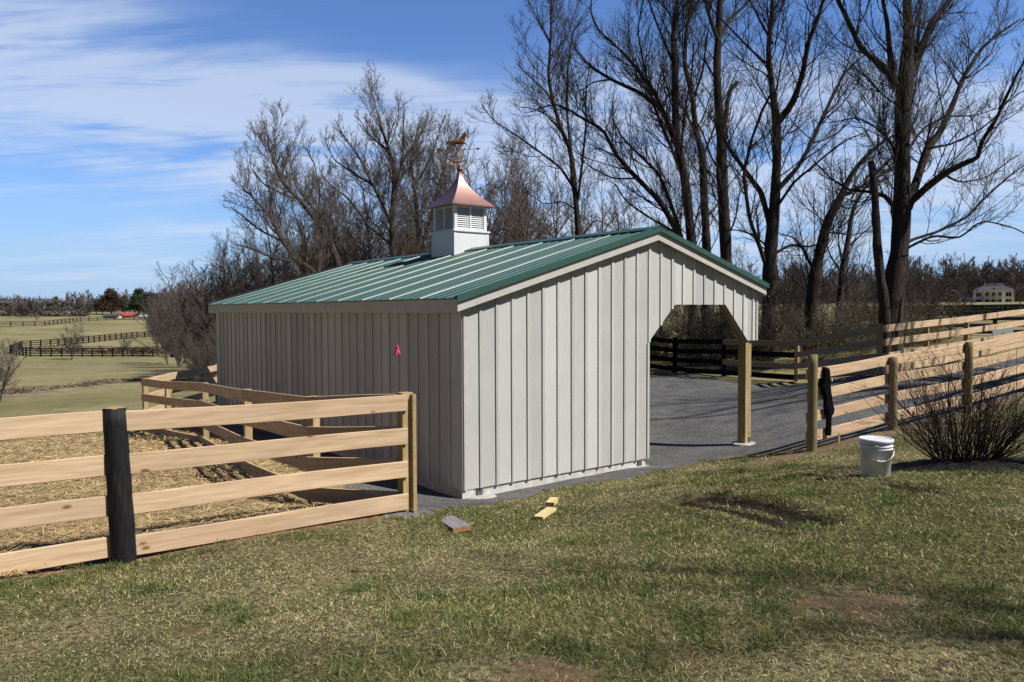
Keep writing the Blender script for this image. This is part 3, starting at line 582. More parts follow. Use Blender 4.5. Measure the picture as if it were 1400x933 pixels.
# roof sheets with ribs
def ribbed(name, ua, ub, parent):
    v0, v1 = -GV-.03, LEN+GV+.03; prof = []
    k = 0; v = v0; P_ = .2286
    prof.append((v0, 0))
    n = int((v1-v0)/P_)
    for k in range(n+1):
        c = v0+.05+k*P_; h = .021 if k % 4 == 0 else .012; wb = .016; wt = .006
        if c+wb > v1: break
        prof += [(c-wb, 0), (c-wt, h), (c+wt, h), (c+wb, 0)]
        for q in (.076, .152):
            if c+q+.02 < v1: prof += [(c+q-.012, 0), (c+q, .0035), (c+q+.012, 0)]
    prof.append((v1, 0)); n = len(prof)
    bm = bmesh.new(); rows = []; NU = 14
    for i in range(NU+1):
        u = ua+(ub-ua)*i/NU; wv = .0
        rows.append([bm.verts.new((u, a, rz(u)+h+.0025*math.sin(u*3+a*1.3)*(0 < i < NU))) for a, h in prof])
    low = [[bm.verts.new((u, a, rz(u)-.006+h)) for a, h in prof] for u in (ua, ub)]
    for r0_, r1_ in zip(rows, rows[1:]):
        for j in range(n-1): bm.faces.new([r0_[j], r0_[j+1], r1_[j+1], r1_[j]])
    for j in range(n-1):
        bm.faces.new([low[0][j+1], low[0][j], low[1][j], low[1][j+1]])
        bm.faces.new([low[0][j], low[0][j+1], rows[0][j+1], rows[0][j]]); bm.faces.new([rows[-1][j], rows[-1][j+1], low[1][j+1], low[1][j]])
    return frombm(name, bm, M['roof'], parent)
roof = ribbed('roof', -OV-.03, UPK, shed)
ribbed('roof_slope', UPK+.001, UT+.03, shed)
bm = bmesh.new()
for s in (-1, 1):
    for c0 in (0,):
        P = [Vector((UPK, -GV-.05, rz(UPK)+.046)), Vector((UPK+s*.19, -GV-.05, rz(UPK+s*.19)+.034)), Vector((UPK+s*.195, -GV-.05, rz(UPK+s*.195)+.014))]
        prism(bm, P+[Vector((UPK+s*.19, -GV-.05, rz(UPK+s*.19)+.028)), Vector((UPK, -GV-.05, rz(UPK)+.040))], Vector((0, LEN+2*GV+.1, 0)))
frombm('ridge_cap', bm, M['roof'], roof)
for vv, sgn in ((-GV-.034, -1), (LEN+GV+.034, 1)):
    for a, b in ((-OV-.03, UPK), (UPK, UT+.03)):
        bm = bmesh.new()
        e = 0.004 if a > 0 else 0
        prism(bm, [Vector((a+e, vv, rz(a)-.055)), Vector((b-e*0, vv, rz(b)-.055)), Vector((b, vv, rz(b)+.03)), Vector((a+e, vv, rz(a)+.03))], Vector((0, sgn*.006, 0)))
        prism(bm, [Vector((a+e, vv, rz(a)+.0302)), Vector((b, vv, rz(b)+.0302)), Vector((b, vv, rz(b)+.034)), Vector((a+e, vv, rz(a)+.034))], Vector((0, -sgn*.075, 0)))
        frombm('rake_flashing', bm, M['roof'], roof)
def rake(a, b, v, th):
    bm = bmesh.new(); prism(bm, [Vector((a, v, rz(a)-.19)), Vector((b, v, rz(b)-.19)), Vector((b, v, rz(b)-.035)), Vector((a, v, rz(a)-.035))], Vector((0, th, 0)))
    bmesh.ops.bevel(bm, geom=bm.edges[:], offset=.003, segments=1); return frombm('rake_board', bm, M['trim'], shed)
rake(-OV, UPK-.001, -GV, .028); rake(UPK+.001, UT, -GV, .028); rake(-OV, UPK-.001, LEN+GV, -.028); rake(UPK+.001, UT, LEN+GV, -.028)
for u, s in ((-OV, 1), (UT, -1)):
    bm = bmesh.new(); box(bm, min(u, u+s*.026), max(u, u+s*.026), -GV+.029, LEN+GV-.029, rz(u)-.21, rz(u)-.02); bmesh.ops.bevel(bm, geom=bm.edges[:], offset=.003, segments=1); frombm('eave_board', bm, M['trim'], shed)
# soffit lookouts + rafters + sheathing under the steel
bm = bmesh.new(); 
prism(bm, [Vector((-OV+.03, -GV+.03, rz(-OV+.03)-.035)), Vector((UPK, -GV+.03, rz(UPK)-.035)), Vector((UT-.03, -GV+.03, rz(UT-.03)-.035)), Vector((UT-.03, -GV+.03, rz(UT-.03)-.020)), Vector((UPK, -GV+.03, rz(UPK)-.020)), Vector((-OV+.03, -GV+.03, rz(-OV+.03)-.020))], Vector((0, LEN+2*GV-.06, 0)))
frombm('roof_sheathing', bm, M['interior'], shed)
for k in range(10):
    v = .5+k*1.1
    bm = bmesh.new()
    prism(bm, [Vector((0.05, v, rz(.05)-.18)), Vector((UPK, v, rz(UPK)-.18)), Vector((6.6, v, rz(6.6)-.18)), Vector((6.6, v, rz(6.6)-.037)), Vector((UPK, v, rz(UPK)-.037)), Vector((.05, v, rz(.05)-.037))], Vector((0, .04, 0))); frombm('rafter', bm, M['interior'], shed)
bm = bmesh.new(); box(bm, 6.42, 6.56, .16, LEN-.16, 2.78, 2.98); frombm('header_beam', bm, M['interior'], shed)
bm = bmesh.new(); box(bm, 3.70, 6.40, .002, .042, 2.70, 2.9); frombm('opening_header', bm, M['brown'], shed)
# posts
for v in (.004, 3.65, 7.25, LEN-.15):
    bm = bmesh.new(); box(bm, -.085, .085, -.085, .085, 0, 2.02 if v > .1 else 2.01); bmesh.ops.bevel(bm, geom=bm.edges[:], offset=.005, segments=2)
    # lay the post along local X so the plank grain runs up it
    bmesh.ops.rotate(bm, verts=bm.verts, matrix=Matrix.Rotation(R(90), 3, 'Y'))
    p = frombm('post', bm, M['treated'], shed); p.rotation_euler = (0, R(-90), 0); p.location = (6.47, v+.088, .06)
    bm = bmesh.new(); box(bm, .0, .08, -.0902, -.0856, .0, .13); k_ = frombm('anchor_bracket', bm, M['metalgrey'], shed); k_.location = (6.47, v+.088, .06)
    bm = bmesh.new(); lathe(bm, [(.25, -.06), (.235, .010), (.2, .025), (.001, .030)], 24)
    for vt in bm.verts: vt.co.x += random.uniform(-.02, .02); vt.co.y += random.uniform(-.02, .02)
    fo = frombm('footing', bm, M['concrete'], shed); fo.location = (6.475, v+.072, .055)
# knee brace: board edge following the right diagonal of the opening, and its inner mate
for off, vv, wv_ in ((0.0, .004, .09), (0.0, .12, .04)):
    bm = bmesh.new()
    a = Vector((5.70, vv, 2.72)); b = Vector((6.42, vv, 1.98)); dirv = (b-a).normalized(); nrm = Vector((-dirv.z, 0, dirv.x))
    if nrm.z < 0: nrm = -nrm
    prism(bm, [a-nrm*.0, b-nrm*.0, b+nrm*.10, a+nrm*.10], Vector((0, wv_, 0)))
    frombm('knee_brace', bm, M['brown'], shed)
bm = bmesh.new(); a = Vector((4.37, .004, 2.72)); b = Vector((3.72, .004, 2.08)); prism(bm, [a, b, b+Vector((-.0, 0, .14)), a+Vector((-.0, 0, .14))], Vector((0, .06, 0))); frombm('knee_brace', bm, M['brown'], shed)
M['slatedark'] = noise_mat('gap_shade_backing', (.05, .055, .06), (.07, .075, .08), 5, .9, 0)
# ---- cupola (part of the shed) and its pieces
cw = .46; cx_, cy_ = UPK, 5.75; zb = rz(UPK-cw)-.06; zl_ = 4.33
bm = bmesh.new(); box(bm, -cw, cw, -cw, cw, 0, zl_-zb); bmesh.ops.bevel(bm, geom=[e for e in bm.edges if abs(e.verts[0].co.z-e.verts[1].co.z) > .1], offset=.006, segments=1)
cup = frombm('cupola', bm, M['whitepvc'], shed); cup.location = (cx_, cy_, zb)
H0 = zl_-zb
for s1 in (-1, 1):
    for s2 in (-1, 1):
        bm = bmesh.new(); a0, a1 = sorted((s1*(cw+.005), s1*(cw-.06))); b0, b1 = sorted((s2*(cw+.005), s2*(cw-.06))); box(bm, a0, a1, b0, b1, .02, H0-.002); frombm('corner_trim', bm, M['whitepvc'], cup)
bm = bmesh.new(); box(bm, -cw-.03, cw+.03, -cw-.03, cw+.03, H0, H0+.035); bmesh.ops.bevel(bm, geom=bm.edges[:], offset=.008, segments=2); frombm('ledge', bm, M['whitepvc'], cup)
lw = .43; hl = .56; zz0 = H0+.036
bm = bmesh.new()
for s1 in (-1, 1):
    for s2 in (-1, 1):
        a0, a1 = sorted((s1*lw, s1*(lw-.075))); b0, b1 = sorted((s2*lw, s2*(lw-.075))); box(bm, a0, a1, b0, b1, zz0, zz0+hl)
for s in (-1, 1):
    for (x0, x1, y0, y1) in [(-lw+.076, lw-.076, *sorted((s*(lw-.006), s*(lw-.05)))), ]:
        box(bm, x0, x1, y0, y1, zz0, zz0+.03); box(bm, x0, x1, y0, y1, zz0+hl-.04, zz0+hl-.002); box(bm, -.018, .018, y0, y1, zz0+.0302, zz0+hl-.0402)
        box(bm, y0, y1, x0, x1, zz0, zz0+.03); box(bm, y0, y1, x0, x1, zz0+hl-.04, zz0+hl-.002); box(bm, y0, y1, -.018, .018, zz0+.0302, zz0+hl-.0402)
frombm('louver_frame', bm, M['whitepvc'], cup)
for rot in range(4):
    for half in (-1, 1):
        bm = bmesh.new(); ns = 11; h0 = zz0+.032; hh = hl-.075
        for k in range(ns):
            z = h0+hh*(k+.15)/ns; z2 = z+hh/ns*.86
            x0, x1 = (.02, lw-.078) if half > 0 else (-lw+.078, -.02)
            prism(bm, [Vector((x0, -lw+.012, z)), Vector((x0, -lw+.045, z2)), Vector((x0, -lw+.053, z2)), Vector((x0, -lw+.020, z))], Vector((x1-x0, 0, 0)))
        bmesh.ops.rotate(bm, verts=bm.verts, matrix=Matrix.Rotation(rot*math.pi/2, 3, 'Z')); frombm('louver', bm, M['whitepvc'], cup)
bm = bmesh.new(); box(bm, -lw+.075, lw-.075, -lw+.075, lw-.075, zz0, zz0+hl-.01); frombm('louver_gap_shade', bm, M['slatedark'], cup)  # dark block behind the slats; its colour stands for shade in the gaps
# concave copper roof
prof = []; zr0 = zz0+hl; HR = .78
for i in range(17):
    t = i/16; prof.append((.565*(1-t)**1.65+.035*t+.0, zr0+HR*t))
bm = bmesh.new(); rings = [[bm.verts.new((sx*r, sy*r, z)) for sx, sy in ((-1, -1), (1, -1), (1, 1), (-1, 1))] for r, z in [(.55, zr0-.028)]+[(.57, zr0-.028), (.57, zr0-.002)]+prof]
for a, b in zip(rings, rings[1:]):
    for i in range(4): bm.faces.new([a[i], a[(i+1) % 4], b[(i+1) % 4], b[i]])
bm.faces.new(rings[0]); bm.faces.new(rings[-1])
frombm('copper_roof', bm, M['copper'], cup)
zt = zr0+HR
bm = bmesh.new(); lathe(bm, [(.036, 0), (.03, .02), (.055, .035), (.068, .065), (.055, .095), (.022, .115), (.03, .125), (.03, .15), (.012, .17), (.010, .75)], 20, 0, 0, zt-.005); frombm('finial', bm, M['vanecopper'], cup, True)
# direction arms with letters; N points away to the back right
LET = {'N': [[(0, 0), (0, 1), (.6, 0), (.6, 1)]], 'E': [[(.6, 0), (0, 0), (0, 1), (.6, 1)], [(0, .5), (.5, .5)]], 'S': [[(0, .1), (.3, 0), (.6, .15), (.55, .42), (.1, .58), (.05, .85), (.3, 1), (.6, .9)]], 'W': [[(0, 1), (.2, 0), (.4, .7), (.6, 0), (.8, 1)]]}
def polytube(name, polys, r, mat, parent, k=6, n=None):
    gs = []
    for p in polys:
        p = np.array(p, float); gs.append((p[None], np.full((1, len(p)), r), k))
    V, Fs = tubes(gs); return link(name, fastmesh(name, V, Fs, True), mat, parent)
za = zt+.235
for lt, ang in (('N', -45), ('E', -135), ('S', 135), ('W', 45)):
    an = R(ang)-SA; d = np.array([math.cos(an), math.sin(an), 0]); hx = np.array([math.cos(-SA), math.sin(-SA), 0])
    c = d*.30+np.array([0, 0, za]); polys = [[d*.01+[0, 0, za], d*.24+[0, 0, za]]]
    for st_ in LET[lt]: polys.append([c+hx*((x-.3)*.13)+np.array([0, 0, (y-.5)*.14]) for x, y in st_])
    polytube('direction_letter', polys, .009, M['gold'], cup)
# arrow and running horse, facing to the right of the view
zr_ = zt+.50; hx = np.array([math.cos(-SA+R(8)), math.sin(-SA+R(8)), .07]); hx3 = unit(hx); up = np.array([0, 0, 1.]); th = np.cross(hx3, up)
polytube('arrow_rod', [[hx3*-.38+[0, 0, zr_], hx3*.42+[0, 0, zr_]]], .007, M['gold'], cup)
bm = bmesh.new(); q = lambda x, z: Vector(hx3*x+np.array([0, 0, zr_])+up*z)
prism(bm, [q(x, z)-Vector(th)*.012 for x, z in [(-.36, 0), (-.39, .045), (-.47, .05), (-.53, .035), (-.50, 0), (-.53, -.045), (-.46, -.05), (-.39, -.035)]], Vector(th)*.024); frombm('arrow_tail', bm, M['gold'], cup)
bm = bmesh.new(); prism(bm, [q(x, z)-Vector(th)*.01 for x, z in [(.38, .04), (.40, 0), (.38, -.04), (.47, 0)]], Vector(th)*.02); frombm('arrow_head', bm, M['vanecopper'], cup)
# horse: skinned solid figure, one mesh; zoom units of the photograph * .00142 m
def skin_fig(name, verts, edges, radii, mat, parent, lvl=2, flat=1.0):
    me = bpy.data.meshes.new(name); me.from_pydata([tuple(v) for v in verts], edges, []); o = link(name, me, mat, parent)
    md = o.modifiers.new('skin', 'SKIN'); md.use_smooth_shade = True
    sv = me.skin_vertices[0].data
    for i, r in enumerate(radii): sv[i].radius = (r, r)
    sv[0].use_root = True
    sb = o.modifiers.new('sub', 'SUBSURF'); sb.levels = lvl; sb.render_levels = lvl
    dg = bpy.context.evaluated_depsgraph_get(); me2 = bpy.data.meshes.new_from_object(o.evaluated_get(dg)); o.modifiers.clear(); o.data = me2
    if not me2.materials: me2.materials.append(mat)
    return o
K = .00142*1.03
def hp(x, y, s=0): return Vector(hx3*((x-500)*K)+np.array([0, 0, zr_-.0])+up*((375-y)*K)+th*s)
hv = [hp(390, 255), hp(440, 262), hp(490, 262), hp(535, 258), hp(562, 232), hp(580, 190), hp(592, 150), hp(612, 160), hp(632, 188),
      hp(375, 285, .01), hp(345, 335, .01), hp(312, 372, .01), hp(288, 398, .01),
      hp(410, 290, -.012), hp(440, 325, -.012), hp(462, 340, -.012), hp(480, 372, -.012),
      hp(575, 275, .012), hp(605, 300, .012), hp(630, 330, .012), hp(652, 362, .012),
      hp(560, 290, -.012), hp(520, 318, -.012), hp(500, 330, -.012), hp(520, 352, -.012),
      hp(355, 248), hp(310, 268), hp(268, 296)]
he = [(0,1),(1,2),(2,3),(3,4),(4,5),(5,6),(6,7),(7,8),(0,9),(9,10),(10,11),(11,12),(0,13),(13,14),(14,15),(15,16),(3,17),(17,18),(18,19),(19,20),(3,21),(21,22),(22,23),(23,24),(0,25),(25,26),(26,27)]
hr = [34, 34, 33, 32, 24, 19, 17, 15, 10, 20, 10, 7, 7, 20, 12, 8, 7, 16, 9, 7, 7, 14, 8, 7, 7, 10, 12, 5]
skin_fig('horse_figure', hv, he, [r*K for r in hr], M['vanecopper'], cup)
bm = bmesh.new(); prism(bm, [hp(x, y)-Vector(th)*.008 for x, y in [(500, 230), (515, 185), (545, 145), (580, 118), (600, 112), (600, 140), (572, 190), (550, 225)]], Vector(th)*.016); frombm('horse_mane', bm, M['vanecopper'], cup)

# ================================================================ FENCES
def board(name, p0, p1, h, t, mat, parent, nseg=6, wob=.006, label=None):
    """plank from p0 to p1 (world centre line), local X along it; parent is an unrotated Empty"""
    p0 = Vector(p0); p1 = Vector(p1); d = p1-p0; L_ = d.length; x = d.normalized(); y = Vector((0, 0, 1)).cross(x).normalized(); z = x.cross(y)
    bm = bmesh.new(); rings = []; a1 = random.uniform(-wob, wob); ph = random.uniform(0, 6); c = .004
    for i in range(nseg+1):
        s = i/nseg; dy = a1*math.sin(s*math.pi); dz = wob*.5*math.sin(s*5+ph)
        pts = [(-t/2+c, -h/2), (t/2-c, -h/2), (t/2, -h/2+c), (t/2, h/2-c), (t/2-c, h/2), (-t/2+c, h/2), (-t/2, h/2-c), (-t/2, -h/2+c)]
        rings.append([bm.verts.new((s*L_, q[0]+dy, q[1]+dz)) for q in pts])
    for a, b in zip(rings, rings[1:]):
        for i in range(8): bm.faces.new([a[i], a[(i+1) % 8], b[(i+1) % 8], b[i]])
    bm.faces.new(rings[0]); bm.faces.new(rings[-1])
    o = frombm(name, bm, mat, parent)
    o.matrix_local = Matrix.Translation(p0-(parent.location if parent else Vector()))@Matrix((x, y, z)).transposed().to_4x4()
    if label: o['label'] = label
    return o
def sqpost(name, base, h, a, b, mat, parent, rz_=0, label=None, sink=.25):
    bm = bmesh.new(); box(bm, -sink, h, -a/2, a/2, -b/2, b/2); bmesh.ops.bevel(bm, geom=bm.edges[:], offset=.004, segments=1)
    o = frombm(name, bm, mat, parent); o.matrix_local = Matrix.Translation(Vector(base)-parent.location)@Matrix.Rotation(rz_, 4, 'Z')@Matrix.Rotation(R(-90), 4, 'Y')
    if label: o['label'] = label
    return o
def rdpost(name, base, h, r, mat, parent, lean=(0, 0), label=None, top=None, n=18):
    bm = bmesh.new(); lv = 12; rings = []; ph = random.uniform(0, 6)
    for i in range(lv+1):
        z = -.25+(h+.25)*i/lv; rr = r*(1.05-.10*i/lv)*(1+.02*math.sin(i*1.7+ph))
        if i == lv: rr *= .97
        rings.append([bm.verts.new((rr*math.cos(2*math.pi*k/n)*(1+.03*math.sin(3*k+ph))+lean[0]*z/h, rr*math.sin(2*math.pi*k/n)+lean[1]*z/h, z+(random.uniform(-.006, .006) if i == lv else 0))) for k in range(n)])
    for a, b in zip(rings, rings[1:]):
        for k in range(n): bm.faces.new([a[k], a[(k+1) % n], b[(k+1) % n], b[k]])
    bm.faces.new(rings[0][::-1]); topf = bm.faces.new(rings[-1])
    o = frombm(name, bm, mat, parent, True); o.location = Vector(base)-parent.location
    if top:
        o.data.materials.append(top)
        for p in o.data.polygons:
            if p.normal.z > .9 and p.center.z > h*.9: p.material_index = 1; p.use_smooth = False
    if label: o['label'] = label
    return o
BH = .165; PIT_ = .335
def rails(fence, a, b, za, zb_, mats, side, t=.026, h=BH, n=4, pitch=PIT_, first=.115, gap=.0, jitter=.008):
    a = Vector(a); b = Vector(b); d = (b-a); d.z = 0; nrm = Vector((0, 0, 1)).cross(d.normalized()) * side
    e = d.normalized()*gap
    for k in range(n):
        z = first+k*pitch
        board('rail', Vector((a.x, a.y, za+z+random.uniform(-jitter, jitter)))+nrm+e, Vector((b.x, b.y, zb_+z+random.uniform(-jitter, jitter)))+nrm-e, h, t, mats[k] if isinstance(mats, list) else mats, fence)
# --- near left fence: black post, end post
A = Vector(FL_end); B = Vector(FL_blk); zA, zB = A.z, B.z
dirn = (B-A); dirn.z = 0; dirn.normalize(); step_ = (B.xy-A.xy).length
Cc = Vector((B.x+dirn.x*step_, B.y+dirn.y*step_, 0)); Cc.z = zB+.03
D2 = Vector((Cc.x+dirn.x*step_, Cc.y+dirn.y*step_, Cc.z))
f1 = empty('board_fence', (A.x, A.y, zA), 'new pale four board paddock fence with one black round post, in front at left', 'fence')
nB = Vector((-dirn.y, dirn.x, 0)); nB = nB if nB.y > 0 else -nB     # away from the camera side
fz = lambda p, q, m_, off, g0=0, g1=0: [board('rail', Vector((p.x, p.y, p.z+.115+PIT_*k+random.uniform(-.006, .006)))+nB*off+(q-p).normalized()*g0, Vector((q.x, q.y, q.z+.115+PIT_*k+random.uniform(-.006, .006)))+nB*off-(q-p).normalized()*g1, BH, .026, m_, f1, 8, .012) for k in range(4)]
fz(A, B, M['oak'], -.0+.0, .02, -.03)
fz(B, Cc, M['oak'], .03, .06, -.02)
fz(Cc, D2, M['oak'], .03)
# the rails lie behind the black post and in front of the end post
for o in [c for c in f1.children][:4]: pass
rdpost('post', B+nB*.005, 1.23, .092, M['blackpost'], f1, (-.05, 0), 'leaning black tarred round post with a pale worn top', M['treated'])
rdpost('post', Cc-nB*.095, 1.25, .10, M['roundpost'], f1)
sqpost('post', A+nB*.075+Vector((.0, .0, 0)), 1.215, .115, .12, M['treated'], f1, math.atan2(dirn.y, dirn.x))
bm = bmesh.new(); box(bm, -.04, .04, -.02, .02, -.2, 1.20)
o = frombm('end_board', bm, M['treated'], f1); o.rotation_euler = (0, 0, math.atan2(dirn.y, dirn.x)+math.pi/2); o.location = Vector((A.x, A.y, 0))-f1.location+Vector((0, 0, zA))-Vector(dirn)*.05+nB*.01
# --- inner run alongside the shed
pts = [FL_end, IN1, IN2]
p2 = Vector(IN2); p3 = Vector(IN3); p4 = Vector(IN4); mid = (p2+p3)/2; mid.z = hz1(mid.x, mid.y)
chain = [Vector(IN1), p2, p3, Vector(at(231, 600, 15.9)), p4]
for v, z in zip(chain, (.457, .31, .085, -.02, -.05)): v.z = z
f2 = empty('board_fence', tuple(chain[0]), 'new board fence with yellow square posts running back beside the shed rear wall', 'fence')
startp = Vector((A.x, A.y, zA-.0))+nB*.16
seq = [startp]+chain
for i, (p, q) in enumerate(zip(seq, seq[1:])):
    d = (q-p); d.z = 0; d.normalize(); nL = Vector((-d.y, d.x, 0)); nL = nL if nL.x < 0 else -nL
    for k in range(4):
        board('rail', Vector((p.x, p.y, p.z+.115+PIT_*k))+nL*.065-d*.02, Vector((q.x, q.y, q.z+.115+PIT_*k))+nL*.065+d*.02, BH, .026, M['oak'], f2)
    sqpost('post', q, 1.20, .10, .10, M['treated'], f2, math.atan2(d.y, d.x))
# return run going back right to behind the shed
r1 = chain[-1]
rr = [r1]+[Vector((e[0], e[1], hz1(e[0], e[1]))) for e in ((at(232, 590, 18.5).x, at(232, 590, 18.5).y), (-8.35, 21.7), (-7.6, 24.6))]
f3 = empty('board_fence', tuple(rr[1]), 'short return of board fence turning from the paddock corner behind the shed', 'fence')
for p, q in zip(rr, rr[1:]):
    d = (q-p); d.z = 0; d.normalize(); nL = Vector((-d.y, d.x, 0)); nL = nL if nL.y > 0 else -nL
    for k in range(4): board('rail', Vector((p.x, p.y, p.z+.115+PIT_*k+.0))+nL*.065, Vector((q.x, q.y, q.z+.115+PIT_*k))+nL*.065, BH, .026, M['oak'], f3)
    sqpost('post', q, 1.20, .10, .10, M['treated'], f3, math.atan2(d.y, d.x))
# --- right near fence
Q = [Vector(RP0), Vector(RP1), Vector(RP2), Vector(RP3)]; dq = (Q[3]-Q[2]); Q.append(Q[3]+dq); Q[4].z = hz1(Q[4].x, Q[4].y)
f4 = empty('board_fence', tuple(Q[0]), 'pale board fence on round posts at right, behind the leafless bush', 'fence')
for i, (p, q) in enumerate(zip(Q, Q[1:])):
    d = q-p; d.z = 0; d.normalize(); nL = Vector((-d.y, d.x, 0)); nL = nL if nL.y > 0 else -nL
    for k in range(4): board('rail', Vector((p.x, p.y, p.z+.20+PIT_*.98*k+random.uniform(-.01, .01)))+nL*.075+d*(-.05 if i == 0 else .005), Vector((q.x, q.y, q.z+.20+PIT_*.98*k+random.uniform(-.01, .01)))+nL*.075-d*.0, BH*1.02, .026, M['oak'], f4, 6, .01)
for i, q in enumerate(Q): rdpost('post', q, [1.52, 1.24, 1.32, 1.27, 1.3][i], .073, M['roundpost'], f4, label='tall end post of the fence' if i == 0 else None)
# --- back fence (new boards)
S = [Vector(BK1), Vector(BK0), Vector(BR1), Vector(BR2)]; 
for v in S: v.z = hz1(v.x, v.y)
S[2].z = at(1322, 428, 21.3).z-1.29; S[3] = Vector((16.2, 24.0, 0)); S[3].z = S[2].z+.22
f5 = empty('board_fence', tuple(S[1]), 'pale new board fence behind the gravel, under the big tree', 'fence')
def run(fc, p, q, mats, toward=True, zoff=.115):
    d = q-p; d.z = 0; d.normalize(); nL = Vector((-d.y, d.x, 0)); cam_ = Vector((0, 0, 0))-p
    nL = nL if nL.dot(cam_) > 0 else -nL
    for k in range(4): board('rail', Vector((p.x, p.y, p.z+zoff+PIT_*k+random.uniform(-.008, .008)))+nL*.07, Vector((q.x, q.y, q.z+zoff+PIT_*k+random.uniform(-.008, .008)))+nL*.07, BH, .026, mats[k] if isinstance(mats, list) else mats, fc)
mid1 = (S[0]+S[1])/2; mid1.z = hz1(mid1.x, mid1.y)
run(f5, S[0], S[1], M['brown']); run(f5, S[1], S[2], M['oak']); run(f5, S[2], S[3], M['oak'])
for q, h in ((S[0], 1.2), (S[1], 1.24), ((S[1]+S[2])/2, 1.05), (S[2], 1.2), (S[3], 1.3)): sqpost('post', (q.x, q.y, q.z), h, .11, .11, M['treated'], f5, R(50))
# --- old black fence behind the opening
T = [Vector(BK1), Vector(BK2), Vector(BK3), Vector((4.3, 31.0, 0)), Vector((2.2, 33.6, 0)), Vector((-.5, 35.5, 0))]
for v in T: v.z = hz1(v.x, v.y)
f6 = empty('black_board_fence', tuple(T[1]), 'old black board fence seen through the shed opening', 'fence')
run(f6, T[0], T[1], [M['blackboard'], M['brown'], M['blackboard'], M['brown']])
for p, q in zip(T[1:], T[2:]): run(f6, p, q, M['blackboard'])
for q in T[1:]: sqpost('post', (q.x, q.y, q.z), 1.27, .15, .13, M['blackboard'], f6, R(60))

# --- far fences
def far_fence(name, label, pts, spacing, h=1.3, th=.05, pr=.085, n=4, fh=.13):
    P = np.array([p[:2] for p in pts]); s = np.r_[0, np.cumsum(np.linalg.norm(np.diff(P, axis=0), axis=1))]
    m_ = max(int(s[-1]/spacing), 1); t = np.linspace(0, s[-1], m_+1); Pp = np.stack([np.interp(t, s, P[:, i]) for i in (0, 1)], 1); zz_ = height(Pp[:, 0], Pp[:, 1])
    fe = empty(name, (Pp[0, 0], Pp[0, 1], zz_[0]), label, 'fence')
    o0 = np.array([Pp[0, 0], Pp[0, 1], zz_[0]])
    for k in range(n):
        c = np.stack([Pp[:, 0], Pp[:, 1], zz_+.2+k*(h-.3)/(n-1)], 1)-o0
        V = np.concatenate([c+[0, 0, -fh/2], c+[0, 0, fh/2], c+[0, th, fh/2], c+[0, th, -fh/2]]); N_ = len(c); i = np.arange(N_-1)
        Fs = [np.stack([i+a*N_, i+1+a*N_, i+1+b*N_, i+b*N_], 1) for a, b in ((0, 1), (1, 2), (2, 3), (3, 0))]
        link('rail', fastmesh('rail', V, [np.concatenate(Fs)]), M['blackboard'], fe)
    pm = None
    for q, z in zip(Pp[:100], zz_[:100]):
        if pm is None:
            bm = bmesh.new(); box(bm, -pr, pr, -pr, pr, -.3, h); pm = frombm('post', bm, M['blackboard'], fe); o = pm
        else: o = bpy.data.objects.new('post', pm.data); C.objects.link(o); o.parent = fe
        o.location = (q[0]-o0[0], q[1]-o0[1], z-o0[2])
    return fe
def gpl(*l): return [gp(*a) for a in l]
far_fence('far_pasture_fence', 'black board fence along the low pasture, nearest of the distant fences', gpl((14, 484), (40, 488), (100, 488), (209, 488)), 1.45, 1.35, pr=.075, fh=.16)
far_fence('far_pasture_fence', 'short black fence piece beside the dark gate post at the thicket', gpl((236, 489), (300, 489)), 1.6, 1.35, pr=.075, fh=.16)
bg_ = gp(236, 489); sq = empty('gate_post', bg_, 'single tall dark gate post in the gap of the pasture fence', 'post'); bm = bmesh.new(); box(bm, -.18, .18, -.18, .18, -.3, 1.75); bmesh.ops.bevel(bm, geom=bm.edges[:], offset=.03, segments=1); frombm('post_shaft', bm, M['blackboard'], sq); bm = bmesh.new(); lathe(bm, [(.26, 1.75), (.26, 1.8), (.02, 1.9)], 4); frombm('post_cap', bm, M['blackboard'], sq)
far_fence('far_pasture_fence', 'black board fence curving diagonally up the middle pasture', gpl((14, 484), (30, 477), (75, 474), (150, 466), (190, 462), (232, 460)), 2.1, 1.4, pr=.09, fh=.13)
far_fence('far_pasture_fence', 'thin dark fence below the red roofed barn, farthest up the hill', gpl((-20, 448), (60, 446), (110, 440), (160, 438), (225, 437)), 3.2, 1.5, pr=.09, fh=.12)
far_fence('far_field_fence', 'black board fence across the field at far right, below the white house', [(19, 42), (30, 43), (45, 46)], 2.6, 1.4, n=4, pr=.08, fh=.2)
far_fence('far_field_fence', 'distant dark fence in front of the white house hedge', [(40, 95), (60, 98), (90, 105)], 3.4, 1.4, pr=.12, fh=.3)

# ================================================================ SMALL THINGS
# bucket
bz = hz1(BKT[0], BKT[1]); bk = empty('bucket', (BKT[0], BKT[1], bz), 'white plastic lidded bucket with wire handle on the grass', 'bucket')
bm = bmesh.new(); lathe(bm, [(.126, 0), (.130, .004), (.143, .27), (.151, .272), (.151, .282), (.144, .284), (.1445, .298), (.153, .30), (.153, .31), (.146, .312), (.147, .342)], 40); frombm('pail', bm, M['bucket'], bk, False)
bm = bmesh.new(); lathe(bm, [(.150, .335), (.158, .338), (.158, .366), (.152, .372), (.143, .372), (.139, .362), (.001, .360)], 40); frombm('lid', bm, M['bucket'], bk)
ha = R(-8)
hd = np.array([math.cos(ha), math.sin(ha), 0]); hf = np.array([math.sin(ha), -math.cos(ha), 0])
arc = [hd*(.153*math.cos(t))+hf*(.155*abs(math.sin(t))**.75+.0)+np.array([0, 0, .30-.13*math.sin(t)]) for t in np.linspace(0, math.pi, 20)]
polytube('handle', [arc], .0028, M['wire'], bk, 6)
mid_ = arc[10]; polytube('handle_grip', [arc[8:12]], .0075, M['bucket'], bk, 8)
